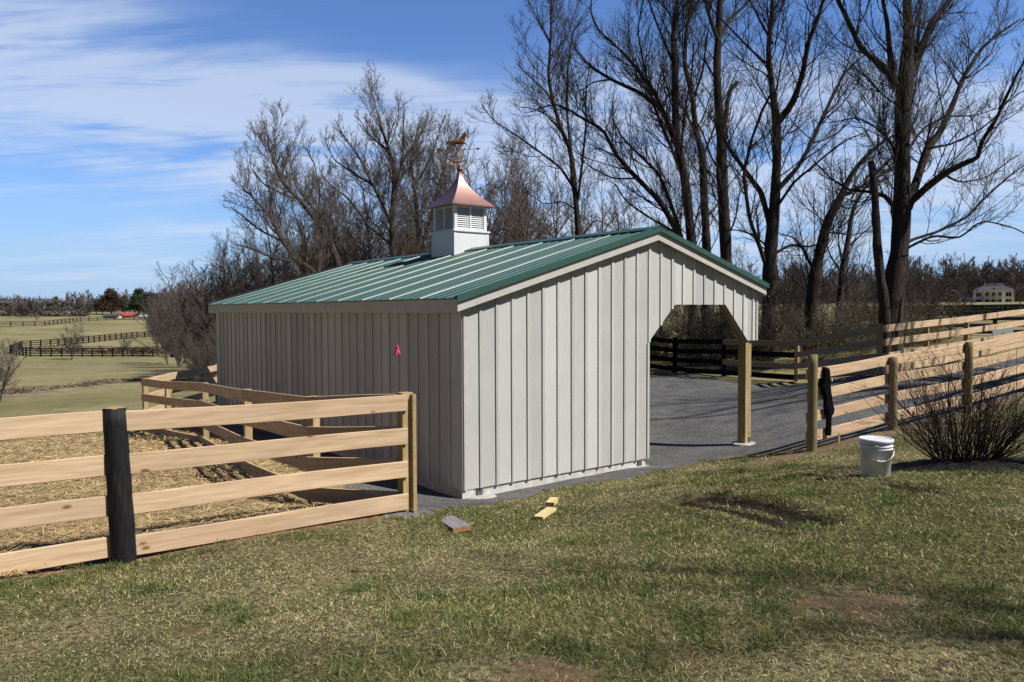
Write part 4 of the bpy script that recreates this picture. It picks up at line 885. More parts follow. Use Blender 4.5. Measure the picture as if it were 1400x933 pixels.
for o in bk.children:
    if o.name.startswith(('pail', 'lid')):
        for p in o.data.polygons: p.use_smooth = abs(p.normal.z) < .5
# garment over the top rail
def garment():
    d = (Q[1]-Q[0]); d.z = 0; d.normalize(); nrm = Vector((-d.y, d.x, 0)); nrm = nrm if nrm.y < 0 else -nrm
    s = 1.163; P0 = Vector(RP0); rail0 = P0+(-nrm)*.075
    # place by the photograph's column: x along the rail
    along = .36; top = P0.z+.20+PIT_*.98*3+BH/2+.012
    sl_ = [(62, 203, 258), (70, 197, 268), (110, 195, 275), (190, 193, 283), (215, 166, 285), (296, 162, 299), (304, 203, 300), (400, 207, 322), (415, 197, 330), (440, 212, 341), (480, 219, 338), (500, 236, 312), (525, 245, 305), (600, 243, 304), (655, 242, 306), (678, 248, 297), (685, 256, 288)]
    K2 = .00172; sl = [(y, (a+b)/2-(b-a)*.54, (a+b)/2+(b-a)*.54) for y, a, b in sl_]; bm = bmesh.new(); rings = []; nn_ = 20
    for i, (y, xl, xr) in enumerate(sl):
        z = top-(y-62)*K2; c = ((xl+xr)/2-230)*K2; hw = (xr-xl)/2*K2; dp = .045 if y < 480 else .035
        rr = []
        for k in range(nn_):
            a = 2*math.pi*k/nn_; fold = 1+.16*math.sin(5*a+i*.5)+.07*math.sin(9*a-i)
            ax = c+hw*math.cos(a); ay = dp*math.sin(a)*fold
            rr.append(bm.verts.new(d*(along+ax)+nrm*(.055+ay)+Vector((0, 0, z))))
        rings.append(rr)
    for a, b in zip(rings, rings[1:]):
        for k in range(nn_): bm.faces.new([a[k], a[(k+1) % nn_], b[(k+1) % nn_], b[k]])
    bm.faces.new(rings[0]); bm.faces.new(rings[-1])
    # subdivide for a soft outline
    e = empty('garment', (rail0.x, rail0.y, 0), 'black garment hanging over the top rail next to the tall end post', 'clothing')
    o = frombm('cloth_front', bm, M['cloth'], e, True)
    bm = bmesh.new()
    # part folded over the back of the rail
    prof = [(-.02, .075), (.02, .055), (.03, .0), (.02, -.03), (-.10, -.045), (-.34, -.05), (-.36, -.03), (-.10, -.022)]
    pts = [d*(along-.055)+nrm*y_+Vector((0, 0, top+z_)) for z_, y_ in prof]; prism(bm, pts, d*.11); bmesh.ops.bevel(bm, geom=bm.edges[:], offset=.008, segments=2); frombm('cloth_back', bm, M['cloth'], e, True)
    bm = bmesh.new(); c = d*(along+.055)+nrm*.112+Vector((0, 0, top-.15)); prism(bm, [c, c+d*.016, c+d*.02-Vector((0, 0, .05)), c+d*.004-Vector((0, 0, .05))], nrm*.004); frombm('tag', bm, M['whitepvc'], e)
garment()
# offcuts of wood
def offcut(name, label, c, L_, w_, t_, rz_, mat, endmat=None, tilt=(0, 0), lift=0):
    bm = bmesh.new(); box(bm, 0, L_, -w_/2, w_/2, 0, t_); bmesh.ops.subdivide_edges(bm, edges=[e for e in bm.edges if abs((e.verts[0].co-e.verts[1].co).x) > .05], cuts=4); 
    for v in bm.verts: v.co.y += .002*math.sin(v.co.x*30)
    bmesh.ops.bevel(bm, geom=[e for e in bm.edges if e.calc_face_angle(0) > .5], offset=.003, segments=1)
    o = frombm(name, bm, mat); o.location = (c[0], c[1], hz1(c[0], c[1])+.012+lift); o.rotation_euler = (R(tilt[0]), R(tilt[1]), rz_)
    if endmat:
        o.data.materials.append(endmat)
        for p in o.data.polygons:
            if abs(p.normal.x) > .9: p.material_index = 1
    return tag(o, label, 'wood scrap')
a = gp(632, 729); b = gp(612, 711); offcut('wood_offcut', 'grey weathered board offcut with orange cut end on the lawn', a, .44, .20, .05, math.atan2(b[1]-a[1], b[0]-a[0]), M['greywood'], M['endgrain'])
a = gp(736, 712); b = gp(768, 697); offcut('wood_offcut', 'longer yellow board offcut lying flat on the grass', a, .42, .11, .03, math.atan2(b[1]-a[1], b[0]-a[0]), M['yellowwood'])
a = gp(752, 698); b = gp(770, 690); offcut('wood_offcut', 'short yellow block with dark cut end, on the longer offcut', a, .26, .10, .045, math.atan2(b[1]-a[1], b[0]-a[0])+.1, M['yellowwood'], M['endgrain'], lift=.035)
# survey flags
def flag(label, base, h, dir_, s=1.0):
    e = empty('marker_flag', base, label, 'flag')
    polytube('wire', [[(0, 0, -.1), (.01, 0, h*.5), (.0, 0, h)]], .0022, M['wire'], e, 5)
    bm = bmesh.new(); g_ = [[bm.verts.new((s*(.0+.035*(j-1.5)/1.5*(.25+i*.32)), s*(.012*math.sin(j*2.1+i)), h-s*.045*i)) for j in range(4)] for i in range(4)]
    for i in range(3):
        for j in range(3): bm.faces.new([g_[i][j], g_[i][j+1], g_[i+1][j+1], g_[i+1][j]])
    v0_ = [bm.verts.new(v.co+Vector((0, .004, 0))) for r_ in g_ for v in r_]
    for i in range(3):
        for j in range(3): bm.faces.new([v0_[i*4+j], v0_[(i+1)*4+j], v0_[(i+1)*4+j+1], v0_[i*4+j+1]])
    frombm('ribbon', bm, M['pink'], e); return e
P = at(543, 478, 8.9); zg = hz1(P.x, P.y); flag('pink ribbon on a thin wire in front of the shaded shed wall', (P.x, P.y, zg), at(543, 471, 8.9).z-zg, 0, .85)
P = at(1249, 567, 12.9); zg = hz1(P.x, P.y); flag('small pink ribbon marker by the fence, beside the leafless bush', (P.x, P.y, zg), at(1249, 562, 12.9).z-zg, 0, .75)
P = gp(1147, 607); e = empty('wood_stake', P, 'thin short brown wooden stake under the fence, near the tall end post', 'stake'); bm = bmesh.new(); box(bm, -.012, .012, -.012, .012, -.1, .16); bmesh.ops.bevel(bm, geom=bm.edges[:], offset=.002, segments=1); frombm('stake_shaft', bm, M['oak'], e); bm = bmesh.new(); box(bm, -.014, .014, -.014, .014, .1602, .172); frombm('stake_head', bm, M['oak'], e)
# board sign on the black fence at far right
P = at(1371, 445, 41); e = empty('sign_board', (P.x, P.y, P.z-.35), 'pale blue grey board with a red spot on the distant black fence', 'sign')
M['paleblue'] = noise_mat('pale_blue_grey_board', (.42, .50, .52), (.34, .41, .44), 2, .6, .1); M['redspot'] = noise_mat('red_spot_paint', (.35, .06, .05), (.25, .05, .04), 5, .6, 0)
bm = bmesh.new(); box(bm, -.55, .55, -.03, .03, -.28, .32); bmesh.ops.bevel(bm, geom=bm.edges[:], offset=.01, segments=1); frombm('panel', bm, M['paleblue'], e)
bm = bmesh.new(); bmesh.ops.create_circle(bm, cap_ends=True, radius=.11, segments=20); bmesh.ops.rotate(bm, verts=bm.verts, matrix=Matrix.Rotation(R(90), 3, 'X')); 
for v in bm.verts: v.co += Vector((.02, -.034, -.17))
frombm('red_disc', bm, M['redspot'], e)
for sx in (-.45, .45):
    bm = bmesh.new(); box(bm, sx-.04, sx+.04, .032, .1, -1.0, .3); frombm('leg', bm, M['blackboard'], e)

# ---- far house
M['hwall'] = noise_mat('cream_house_wall', (.80, .80, .78), (.74, .74, .72), .8, .8, .1); M['hwhite'] = noise_mat('white_house_trim', (.70, .70, .70), (.6, .6, .6), 1, .6, 0)
M['slate'] = noise_mat('dark_slate_roof', (.05, .055, .07), (.08, .085, .10), 1, .7, .1); M['glass'] = noise_mat('dark_window_glass', (.012, .016, .025), (.02, .025, .04), .3, .6, 0, spec=.1); M['brick'] = noise_mat('brown_brick', (.20, .10, .07), (.14, .08, .06), 3, .9, .2)
def house():
    D = 400; P = at(1358, 417.5, D); k = D/F
    e = empty('country_house', (P.x, P.y, P.z), 'large cream house with white columned two storey portico, far right', 'house', rz=-math.atan2(P.x, P.y)*.9)
    W_ = 9.1; Hh = 7.7; Dp = 11
    bm = bmesh.new(); box(bm, -W_, W_, 0, Dp, -2, Hh); frombm('wall', bm, M['hwall'], e)
    bm = bmesh.new(); v = [bm.verts.new(p) for p in [(-W_-.4, -.4, Hh), (W_+.4, -.4, Hh), (W_+.4, Dp+.4, Hh), (-W_-.4, Dp+.4, Hh), (-W_+4.5, 4.5, Hh+2.7), (W_-4.5, 4.5, Hh+2.7), (W_-4.5, Dp-4.5, Hh+2.7), (-W_+4.5, Dp-4.5, Hh+2.7)]]
    for f in ((0,1,5,4),(1,2,6,5),(2,3,7,6),(3,0,4,7),(4,5,6,7),(3,2,1,0)): bm.faces.new([v[i] for i in f])
    rf = frombm('roof', bm, M['slate'], e)
    for cx in (-W_+.2, W_+.3):
        bm = bmesh.new(); box(bm, cx-.7, cx+.7, 4, 5.6, 3, Hh+3.2); box(bm, cx-.8, cx+.8, 3.9, 5.7, Hh+3.2, Hh+3.5); frombm('chimney', bm, M['brick'], rf)
    bm = bmesh.new(); box(bm, -3.9, 3.9, 4.4, 4.6, Hh+3.4, Hh+3.6)
    for x in np.linspace(-3.8, 3.8, 14): box(bm, x-.1, x+.1, 4.4, 4.6, Hh+2.7, Hh+3.399)
    for x in (-3.9, 3.9): box(bm, x-.25, x+.25, 4.25, 4.75, Hh+2.7, Hh+4.0)
    frombm('balustrade', bm, M['hwhite'], rf)
    bm = bmesh.new(); prism(bm, [Vector((-4.3, -2.4, Hh-.1)), Vector((4.3, -2.4, Hh-.1)), Vector((0, -2.4, Hh+2.2))], Vector((0, 4, 0))); pt = frombm('pediment', bm, M['hwhite'], e)
    bm = bmesh.new(); lathe(bm, [(.45, 0), (.45, .1), (.001, .1)], 16); bmesh.ops.rotate(bm, verts=bm.verts, matrix=Matrix.Rotation(R(90), 3, 'X'))
    for vv in bm.verts: vv.co += Vector((0, -2.42, Hh+.75))
    frombm('round_window', bm, M['glass'], pt)
    bm = bmesh.new(); box(bm, -4.2, 4.2, -2.3, -.01, 3.7, 4.05); frombm('porch_floor', bm, M['hwhite'], e)
    bm = bmesh.new(); box(bm, -4.2, 4.2, -2.3, -2.2, 4.9, 5.0)
    for x in np.linspace(-4.1, 4.1, 26): box(bm, x-.05, x+.05, -2.29, -2.21, 4.06, 4.899)
    frombm('porch_railing', bm, M['hwhite'], e)
    for x in (-4, -1.45, 1.45, 4):
        bm = bmesh.new(); lathe(bm, [(.38, -1), (.38, .1), (.28, .2), (.24, 7.3), (.36, 7.45), (.36, Hh-.12)], 12, x, -2.0); frombm('column', bm, M['hwhite'], e, True)
    for z0 in (.9, 4.5):
        for x in (-6.6, -2.8, 0, 2.8, 6.6):
            if x == 0 and z0 < 1:
                bm = bmesh.new(); box(bm, -.6, .6, -.08, -.02, .1, 2.9); frombm('door', bm, M['glass'], e); continue
            ww = 1.25 if abs(x) > 5 else .85
            bm = bmesh.new(); box(bm, x-ww, x+ww, -.06, -.004, z0-.15, z0+2.25); fr = frombm('window', bm, M['hwhite'], e)
            for sx in (-1, 1):
                bm = bmesh.new(); box(bm, x+min(sx*.08, sx*(ww-.12)), x+max(sx*.08, sx*(ww-.12)), -.09, -.062, z0, z0+2.1); frombm('pane', bm, M['glass'], fr)
    # wing with dormer
    bm = bmesh.new(); box(bm, -15.2, -W_-.01, 2, 9, -2, 4.2); frombm('wing_wall', bm, M['hwall'], e)
    bm = bmesh.new(); prism(bm, [Vector((-15.6, 1.6, 4.2)), Vector((-15.6, 9.4, 4.2)), Vector((-15.6, 5.5, 7.4))], Vector((6.5, 0, 0))); wr = frombm('wing_roof', bm, M['slate'], e)
    bm = bmesh.new(); prism(bm, [Vector((-12.9, 2.4, 5.0)), Vector((-11.5, 2.4, 5.0)), Vector((-11.5, 2.4, 6.2)), Vector((-12.2, 2.4, 6.9)), Vector((-12.9, 2.4, 6.2))], Vector((0, 2.5, 0))); dm = frombm('dormer', bm, M['hwhite'], wr)
    for (x0, x1, z0, z1, y0) in ((-12.6, -11.8, 5.2, 6.2, 2.36), (-14, -12.7, 1.5, 3.2, 1.96)):
        bm = bmesh.new(); box(bm, x0, x1, y0, y0+.03, z0, z1); frombm('window', bm, M['glass'], e)
house()
def lowbuilding(name, label, px, py, D, W_, Hh, Dp, wall, roofm, rise, rz_=0):
    P = at(px, py, D); e = empty(name, (P.x, P.y, P.z), label, 'barn', rz=rz_)
    bm = bmesh.new(); box(bm, -W_/2, W_/2, 0, Dp, -1, Hh); 
    prism(bm, [Vector((-W_/2, .0, Hh)), Vector((-W_/2, Dp, Hh)), Vector((-W_/2, Dp/2, Hh+rise-.05))], Vector((W_, 0, 0))); frombm('wall', bm, wall, e)
    bm = bmesh.new()
    for s in (-1, 1): prism(bm, [Vector((-W_/2-.4, Dp/2, Hh+rise)), Vector((-W_/2-.4, Dp/2+s*(Dp/2+.6), Hh-.2)), Vector((-W_/2-.4, Dp/2+s*(Dp/2+.6), Hh-.05)), Vector((-W_/2-.4, Dp/2, Hh+rise+.15))], Vector((W_+.8, 0, 0)))
    frombm('roof', bm, roofm, e)
    bm = bmesh.new(); box(bm, -1.2, 1.2, -.06, -.005, -.9, Hh*.75); frombm('door', bm, M['slate'], e)
    return e
M['redroof'] = noise_mat('red_metal_roof', (.52, .06, .06), (.42, .045, .05), .8, .5, 0)
lowbuilding('red_roof_barn', 'distant low barn with bright red roof at the hilltop', 165, 436.5, 300, 8.0, 1.2, 8, M['slate'], M['redroof'], 1.0, .0)
lowbuilding('white_shed', 'small white gabled shed left of the red roofed barn', 151, 436.5, 292, 5.4, 1.0, 3.5, M['hwhite'], M['slate'], .9, .0)
lowbuilding('white_shed', 'tiny low white building on the hilltop right of the red barn', 197, 435, 300, 3.8, .7, 3, M['hwhite'], M['hwhite'], .35)
lowbuilding('pale_outbuilding', 'pale low roofed outbuilding beside the country house wing', 1309, 422, 330, 8.5, 1.2, 6, M['hwhite'], M['hwhite'], 1.0)
# hedge before the house
def leafmass(P, size, n, up_=0):
    d = unit(rng.normal(size=(n, 3))); s = unit(np.cross(d, rng.normal(size=(n, 3)))); q = size*(.6+.8*rng.random(n))[:, None]
    V = np.stack([P-d*q, P+s*q*.45, P+d*q, P-s*q*.45], 1).reshape(-1, 3); i = np.arange(n)*4
    return V, np.stack([i, i+1, i+2, i+3], 1)

# ================================================================ TREES
def mk_tree(name, label, root, limbs, group=None, sp=(.55, .33, .17), rm=(.013, .0075, .0045), bark='bark', twig='twig', lens=(3.4, 1.4, .6), up=.10, cat='tree', lv=3, ang=(42, 40, 42), t0=.22, k=9):
    """limbs: list of (P (n,3) world, R (n,)) ; first is the trunk"""
    e = empty(name, tuple(root), label, cat, group); o0 = np.array(root)
    byn = {}
    gs = []
    for P, r in limbs:
        P = P-o0; wig_ = np.cumsum(rng.normal(size=P.shape)*.012, axis=0); P = P+wig_*np.linspace(0, 1, len(P))[:, None]
        rr_ = r*(1+.06*rng.normal(size=len(r))); gs.append((P[None], rr_[None], k if r[0] > .07 else 6))
    V, Fs = tubes(gs); link('trunk', fastmesh('trunk', V, Fs, True), M[bark], e)
    l1 = []
    for P, r, _ in gs:
        Lp = np.linalg.norm(np.diff(P[0], axis=0), axis=1).sum()
        l1.append(spawn(P, r, sp[0], .42, lens[0], .5, ang[0], up, 8, .38, rm[0], t0=t0 if P is gs[0][0] else .12, wob=.13, rmaxc=.027))
    # tip continuation
    P1 = np.concatenate([a for a, b in l1]); R1 = np.concatenate([b for a, b in l1])
    out = [(P1, R1, 4)]
    P2, R2 = spawn(P1, R1, sp[1], .55, lens[1], .25, ang[1], up*.9, 5, .6, rm[1], t0=.12, wob=.2, rmaxc=.02); out.append((P2, R2, 3))
    if lv > 2:
        P3, R3 = spawn(P2, R2, sp[2], .6, lens[2], .12, ang[2], up*.8, 4, .7, rm[2], t0=.1, wob=.22, rmaxc=.01); out.append((P3, R3, 3))
    V, Fs = tubes(out); link('crown', fastmesh('crown', V, Fs, False), M[twig], e)
    return e
def px_limbs(d, specs, seed=0):
    r_ = np.random.default_rng(seed); res_ = []
    for j, sp_ in enumerate(specs):
        pts, h0, h1 = sp_[:3]; dep = sp_[3] if len(sp_) > 3 else (0 if j == 0 else r_.uniform(-.38, .38)); d0 = sp_[4] if len(sp_) > 4 else 0
        L_ = 0; P = []; last = None
        for q in pts:
            if last is not None: L_ += math.hypot(q[0]-last[0], q[1]-last[1])
            last = q; P.append(at(q[0], q[1], d+d0+dep*L_/F*d))
        hw = (np.interp(np.linspace(0, 1, len(pts)), np.linspace(0, 1, len(h0)), h0) if isinstance(h0, list) else np.linspace(h0, h1, len(pts)))/F*d
        hw = hw*(.86 if j == 0 else .74)
        res_.append(resample(P, hw, max(6, int(len(pts)*3.2))))
    return res_
def hero(label, d, basepx, specs, seed, **kw):
    # extend the trunk down to the terrain
    pts = specs[0][0]; b = at(basepx[0], 470, d); z = hz1(b.x, b.y); dz = (z-CZ); py = 424.5-dz*F/d
    specs = [(([(basepx[0], py+12/d*F*.05)]+pts), specs[0][1] if isinstance(specs[0][1], list) else basepx[1], specs[0][2])+tuple(specs[0][3:])]+specs[1:]
    lb = px_limbs(d, specs, seed)
    # root flare
    r = lb[0][1]; r[0] *= 1.25
    return mk_tree('bare_tree', label, (b.x, b.y, z), lb, group='bare trees behind the shed', **kw)
hero('huge dark trunked bare tree at right, behind the pale fence corner', 24.5, (1217, 22), [
    ([(1217, 420), (1229, 350), (1233, 281), (1234, 225), (1234, 161), (1238, 113), (1242, 56), (1242, 0), (1247, -90), (1240, -200)], [20, 17, 16, 13, 12, 12.5, 13, 8, 7, 4.5, 2], 3),
    ([(1226, 118), (1216, 100), (1197, 82), (1178, 68), (1160, 30), (1145, 0), (1122, -60), (1110, -120)], 8, 2, .2),
    ([(1222, 108), (1216, 70), (1212, 30), (1205, 0), (1196, -90)], 6, 2, -.3), ([(1246, 105), (1262, 60), (1277, 25), (1295, 8), (1320, -40), (1335, -110)], 8, 2, .3),
    ([(1240, 285), (1258, 235), (1268, 203), (1285, 183), (1300, 150), (1318, 105), (1345, 65), (1365, 50), (1395, 30)], 8.5, 1.5, .3),
    ([(1240, 282), (1265, 258), (1290, 238), (1320, 222), (1337, 217), (1341, 195), (1360, 165), (1390, 100), (1420, 50)], 7, 1.3, -.4),
    ([(1228, 340), (1246, 328), (1280, 318), (1320, 300), (1350, 270), (1385, 240), (1420, 215)], 3.5, 1, .2), ([(1224, 285), (1210, 268), (1190, 263), (1160, 260), (1135, 245), (1115, 222)], 4.5, 1, .3),
    ([(1228, 348), (1246, 336), (1275, 322), (1310, 325), (1340, 300), (1380, 310), (1420, 330)], 3, .8, -.4), ([(1236, 230), (1215, 190), (1195, 172), (1170, 160), (1140, 165)], 3, .8, .5),
    ([(1238, 210), (1262, 175), (1290, 160), (1330, 158), (1370, 145)], 3, .8, .6), ([(1290, 238), (1310, 250), (1345, 245), (1390, 215)], 2.4, .8, .1), ([(1268, 203), (1300, 198), (1335, 180), (1375, 150)], 2.6, .8, -.3),
    ([(1238, 120), (1256, 60), (1258, 20), (1262, -30)], 4, 1.5, .5)], 1, bark='bark', sp=(.30, .20, .12), up=.13, lens=(4.0, 1.7, .7))
hero('broken topped dark snag leaning against the huge bare tree', 24.2, (1212, 9), [([(1210, 430), (1201, 370), (1197, 330), (1195, 262), (1189, 221)], 9, 5, .05)], 2, sp=(2.2, .8, .4), lens=(.8, .4, .3))
hero('tall forked bare tree rising behind the right roof end', 28, (1053, 17), [
    ([(1052, 430), (1053, 350), (1060, 274), (1062, 225), (1062, 169), (1056, 113), (1051, 75), (1056, 34), (1058, 0), (1062, -80), (1060, -150)], [15, 12, 11, 8, 7, 6.5, 5, 4.5, 4, 3, 2, 1.5], 2),
    ([(1053, 310), (1041, 263), (1019, 233), (1000, 203), (985, 172), (975, 150)], 6, 1.5, .25), ([(1062, 168), (1083, 143), (1096, 109), (1105, 60), (1120, 20), (1138, -30), (1150, -80)], 6.5, 1.5, -.3),
    ([(1052, 85), (1047, 88), (1030, 71), (1000, 41), (978, 18), (960, -10)], 3.2, 1, .3), ([(1056, 268), (1072, 250), (1092, 228), (1112, 190), (1135, 140), (1155, 100), (1176, 80), (1195, 70)], 5.5, 1.2, .35),
    ([(1054, 385), (1041, 345), (1024, 300), (1015, 240), (1024, 199), (1041, 150), (1052, 130)], 4.2, 2, -.1), ([(1061, 285), (1085, 250), (1115, 225), (1150, 195), (1190, 178)], 3, .8, -.3), ([(1056, 60), (1040, 30), (1020, -10)], 3, 1, .3),
    ([(1054, 350), (1080, 335), (1110, 338), (1135, 325)], 3, 1, .2), ([(1053, 340), (1030, 322), (1005, 315), (985, 318)], 2.5, .8, .4)], 3, sp=(.34, .22, .13), up=.13)
hero('straight thick dark bare trunk just right of the roof peak', 30, (994, 11), [
    ([(994, 400), (993, 350), (987, 225), (987, 180), (981, 113), (983, 38), (985, 0), (985, -90), (980, -190)], 10, 3),
    ([(988, 188), (996, 139), (1000, 122), (1010, 110)], 4.5, 3, .1), ([(984, 62), (970, 22), (960, -20), (955, -70)], 4, 1.2, -.3), ([(985, 50), (1000, 22), (1019, 8), (1040, -20), (1055, -60)], 4, 1.2, .4), ([(992, 330), (1006, 300), (1012, 262), (1030, 240)], 2, .8, .3),
    ([(988, 240), (972, 215), (960, 180), (948, 160)], 2.4, .8, -.3), ([(983, 120), (968, 90), (950, 70)], 2.4, .8, .2)], 4, sp=(.36, .22, .13), up=.13)
hero('many stemmed bare tree spreading left above the roof peak', 32, (945, 9), [
    ([(948, 400), (946, 330), (936, 240), (925, 188), (923, 131), (922, 75), (920, 52), (925, 19), (930, -40), (928, -110)], 7, 2),
    ([(930, 215), (906, 150), (876, 127), (835, 109), (805, 90), (790, 75), (780, 55)], 5, 1, .25), ([(926, 195), (912, 161), (891, 116), (854, 71), (820, 41), (808, 14), (812, -10)], 4, 1, -.3),
    ([(945, 380), (929, 323), (902, 274), (872, 244), (846, 218), (824, 176), (797, 161), (760, 139), (725, 152)], 6.5, 1, .2), ([(940, 350), (917, 278), (899, 236), (872, 210), (850, 188), (835, 160)], 4, 1, -.3),
    ([(935, 350), (925, 319), (891, 300), (857, 278), (842, 252)], 3, 1, -.2), ([(938, 255), (915, 195), (895, 150), (880, 95), (870, 40), (878, -10)], 3.8, 1, .3), ([(922, 90), (905, 50), (890, 10), (880, -30)], 2.6, 1, .3),
    ([(930, 220), (935, 160), (945, 110), (950, 60)], 2.6, 1, -.3), ([(873, 244), (840, 245), (812, 232), (790, 215)], 2, .8, .2), ([(835, 109), (812, 112), (790, 128)], 1.8, .7, .3)], 5, sp=(.30, .20, .12), up=.15)
hero('slim dark bare tree crossing the many stemmed one, right of it', 33, (965, 8), [
    ([(966, 400), (966, 338), (962, 263), (961, 210), (951, 180), (948, 131), (936, 86), (940, 38), (947, 0), (952, -80)], 7.5, 1.5),
    ([(961, 215), (975, 180), (985, 150), (1000, 130)], 2.5, .8, .3), ([(948, 135), (960, 100), (965, 60), (972, 20)], 2.5, .8, -.3), ([(950, 180), (935, 150), (915, 130), (905, 100)], 2.5, .8, .3), ([(964, 300), (985, 275), (1000, 250)], 2, .7, .2)], 6, sp=(.38, .23, .14), up=.13)
hero('slender bare tree standing clear right of the cupola', 42, (791, 6), [
    ([(791, 400), (791, 315), (785, 248), (781, 205), (767, 177), (757, 141), (750, 106), (753, 53), (753, 0), (750, -40)], 5.5, 1),
    ([(780, 205), (774, 141), (776, 88), (781, 46), (795, 21)], 2.8, .8, .3), ([(772, 185), (746, 156), (730, 148), (711, 145)], 2, .7, .2), ([(757, 141), (746, 125), (725, 106), (704, 85)], 2, .7, -.3),
    ([(789, 265), (767, 230), (739, 209), (704, 184), (675, 166), (661, 145)], 2.6, .7, .3), ([(790, 275), (797, 219), (803, 170), (802, 130), (808, 90)], 2.6, .8, -.3), ([(753, 60), (738, 30), (725, 5)], 1.6, .6, .3), ([(750, 106), (768, 70), (775, 40)], 1.6, .6, .3),
    ([(791, 330), (812, 300), (835, 310)], 1.8, .6, .1), ([(791, 290), (770, 275), (745, 280), (720, 262)], 1.6, .6, .3)], 7, sp=(.38, .25, .15), rm=(.016, .011, .008), bark='bark')
hero('leaning vine hung bare tree between the roof end and the big tree', 29, (1107, 12), [
    ([(1108, 425), (1114, 374), (1119, 349), (1131, 300), (1150, 266), (1161, 240), (1188, 206), (1220, 185)], 10, 1.5), ([(1117, 345), (1131, 293), (1150, 268), (1185, 250), (1221, 212), (1240, 195)], 5, 1, .3), ([(1112, 370), (1098, 340), (1085, 325), (1070, 322)], 3, 1, .2),
    ([(1140, 280), (1160, 285), (1185, 275)], 2, .7, .2), ([(1125, 320), (1140, 318), (1165, 322), (1190, 315)], 2, .7, -.2)], 8, sp=(.28, .2, .13), bark='bark')
hero('thin upright bare tree just left of the big tree and its snag', 34, (1148, 6), [
    ([(1148, 425), (1151, 374), (1158, 340), (1167, 285), (1184, 255), (1218, 233), (1250, 215)], 5, 1), ([(1157, 340), (1178, 320), (1200, 300)], 2, .7, .3), ([(1151, 375), (1135, 350), (1128, 330)], 2, .7, .2)], 9, sp=(.45, .3, .18))
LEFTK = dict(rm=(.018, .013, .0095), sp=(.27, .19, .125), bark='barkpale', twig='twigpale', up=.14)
hero('rounded bare tree left of the cupola, tallest over the roof', 48, (537, 8), [
    ([(537, 420), (537, 345), (536, 317), (537, 270), (539, 239), (529, 202), (520, 177), (514, 152)], 6.5, 1), ([(536, 310), (522, 279), (511, 254), (483, 236), (458, 220), (446, 196)], 3, .8, .3), ([(514, 262), (492, 217), (470, 186), (459, 165)], 2.4, .7, -.3),
    ([(538, 245), (557, 211), (570, 192), (582, 162)], 2.6, .7, .3), ([(535, 335), (505, 310), (477, 270), (452, 251), (440, 235)], 2.6, .7, -.3), ([(537, 270), (548, 230), (552, 190), (550, 155)], 2.2, .7, -.2), ([(529, 205), (505, 185), (490, 160)], 1.8, .6, .3), ([(537, 300), (560, 275), (585, 262)], 2, .7, .2)], 10, **LEFTK)
hero('bare tree leaning left, over the middle of the green roof', 46, (465, 7), [
    ([(470, 420), (461, 357), (452, 332), (433, 304), (408, 273), (383, 248), (374, 223), (364, 194)], 6, 1), ([(453, 330), (449, 304), (424, 282), (405, 254), (398, 225)], 3, .8, .3), ([(383, 248), (392, 217), (399, 191)], 2, .7, .2), ([(408, 273), (385, 265), (360, 252), (345, 232)], 2, .7, -.3), ([(433, 304), (438, 265), (432, 230), (420, 205)], 2.2, .7, .3), ([(458, 340), (475, 310), (482, 280)], 2, .7, .2)], 11, **LEFTK)
hero('low leftmost bare tree reaching out past the roof corner', 45, (445, 6), [
    ([(445, 420), (427, 368), (405, 360), (383, 329), (368, 298), (346, 273), (328, 258)], 5, .8), ([(383, 329), (352, 313), (327, 292), (315, 285)], 2, .7, .3), ([(368, 298), (372, 270), (365, 245)], 2, .7, .2), ([(400, 358), (370, 352), (345, 340), (322, 335)], 2.4, .7, -.2), ([(420, 365), (418, 330), (410, 305)], 2.2, .7, .3)], 12, **LEFTK)
hero('dense bare tree immediately left of the cupola', 52, (585, 6), [
    ([(580, 420), (572, 345), (572, 310), (567, 254), (560, 223), (566, 195), (572, 170)], 5, .9), ([(576, 340), (588, 300), (600, 260), (612, 215), (618, 185)], 3, .8, .3), ([(570, 300), (556, 270), (545, 250)], 2, .7, -.3), ([(567, 254), (585, 225), (598, 190), (604, 165)], 2.2, .7, .2)], 13, **LEFTK)

# ---- template bare trees
def template(seed, h=12., spread=.5, nl=6, lv=3, rm=(.02, .014, .010), sp=(.5, .32, .2), r0_=.18, twig='twigpale', bark='barkpale', lens=(3., 1.3, .6), multi=1, k=7):
    global rng
    keep = rng; rng = np.random.default_rng(seed); rs = np.random.default_rng(seed+100); limbs = []
    for s in range(multi):
        lean = rs.normal(size=2)*.06*(1+multi); x = np.cumsum(np.r_[0, rs.normal(size=7)*.12*h/12]); y = np.cumsum(np.r_[0, rs.normal(size=7)*.12*h/12]); z = np.linspace(-.3, h*.93, 8); P = np.stack([x+lean[0]*z, y+lean[1]*z, z], 1); q, r = resample(P, np.linspace(r0_, .02, 8)/(multi**.5), 14); limbs.append((q, r))
        for i in range(nl):
            t = .22+.6*i/nl+rs.uniform(-.04, .04); j = int(t*13); st = q[j]; az_ = i*2.4+rs.uniform(-.5, .5); L_ = h*spread*(1.1-t*.8)*rs.uniform(.75, 1.2)
            el_ = rs.uniform(.6, 1.0); pp = [st]; d = np.array([math.cos(az_)*math.cos(el_), math.sin(az_)*math.cos(el_), math.sin(el_)])
            for kk in range(6): d = unit(d+rs.normal(size=3)*.14+np.array([0, 0, .07])); pp.append(pp[-1]+d*L_/6)
            limbs.append(resample(pp, np.linspace(r[j]*.6, .015, 7), 9))
    e = mk_tree('bare_tree', None, (0, 0, 0), limbs, sp=sp, rm=rm, lens=lens, lv=lv, twig=twig, bark=bark, k=k); rng = keep
    return e
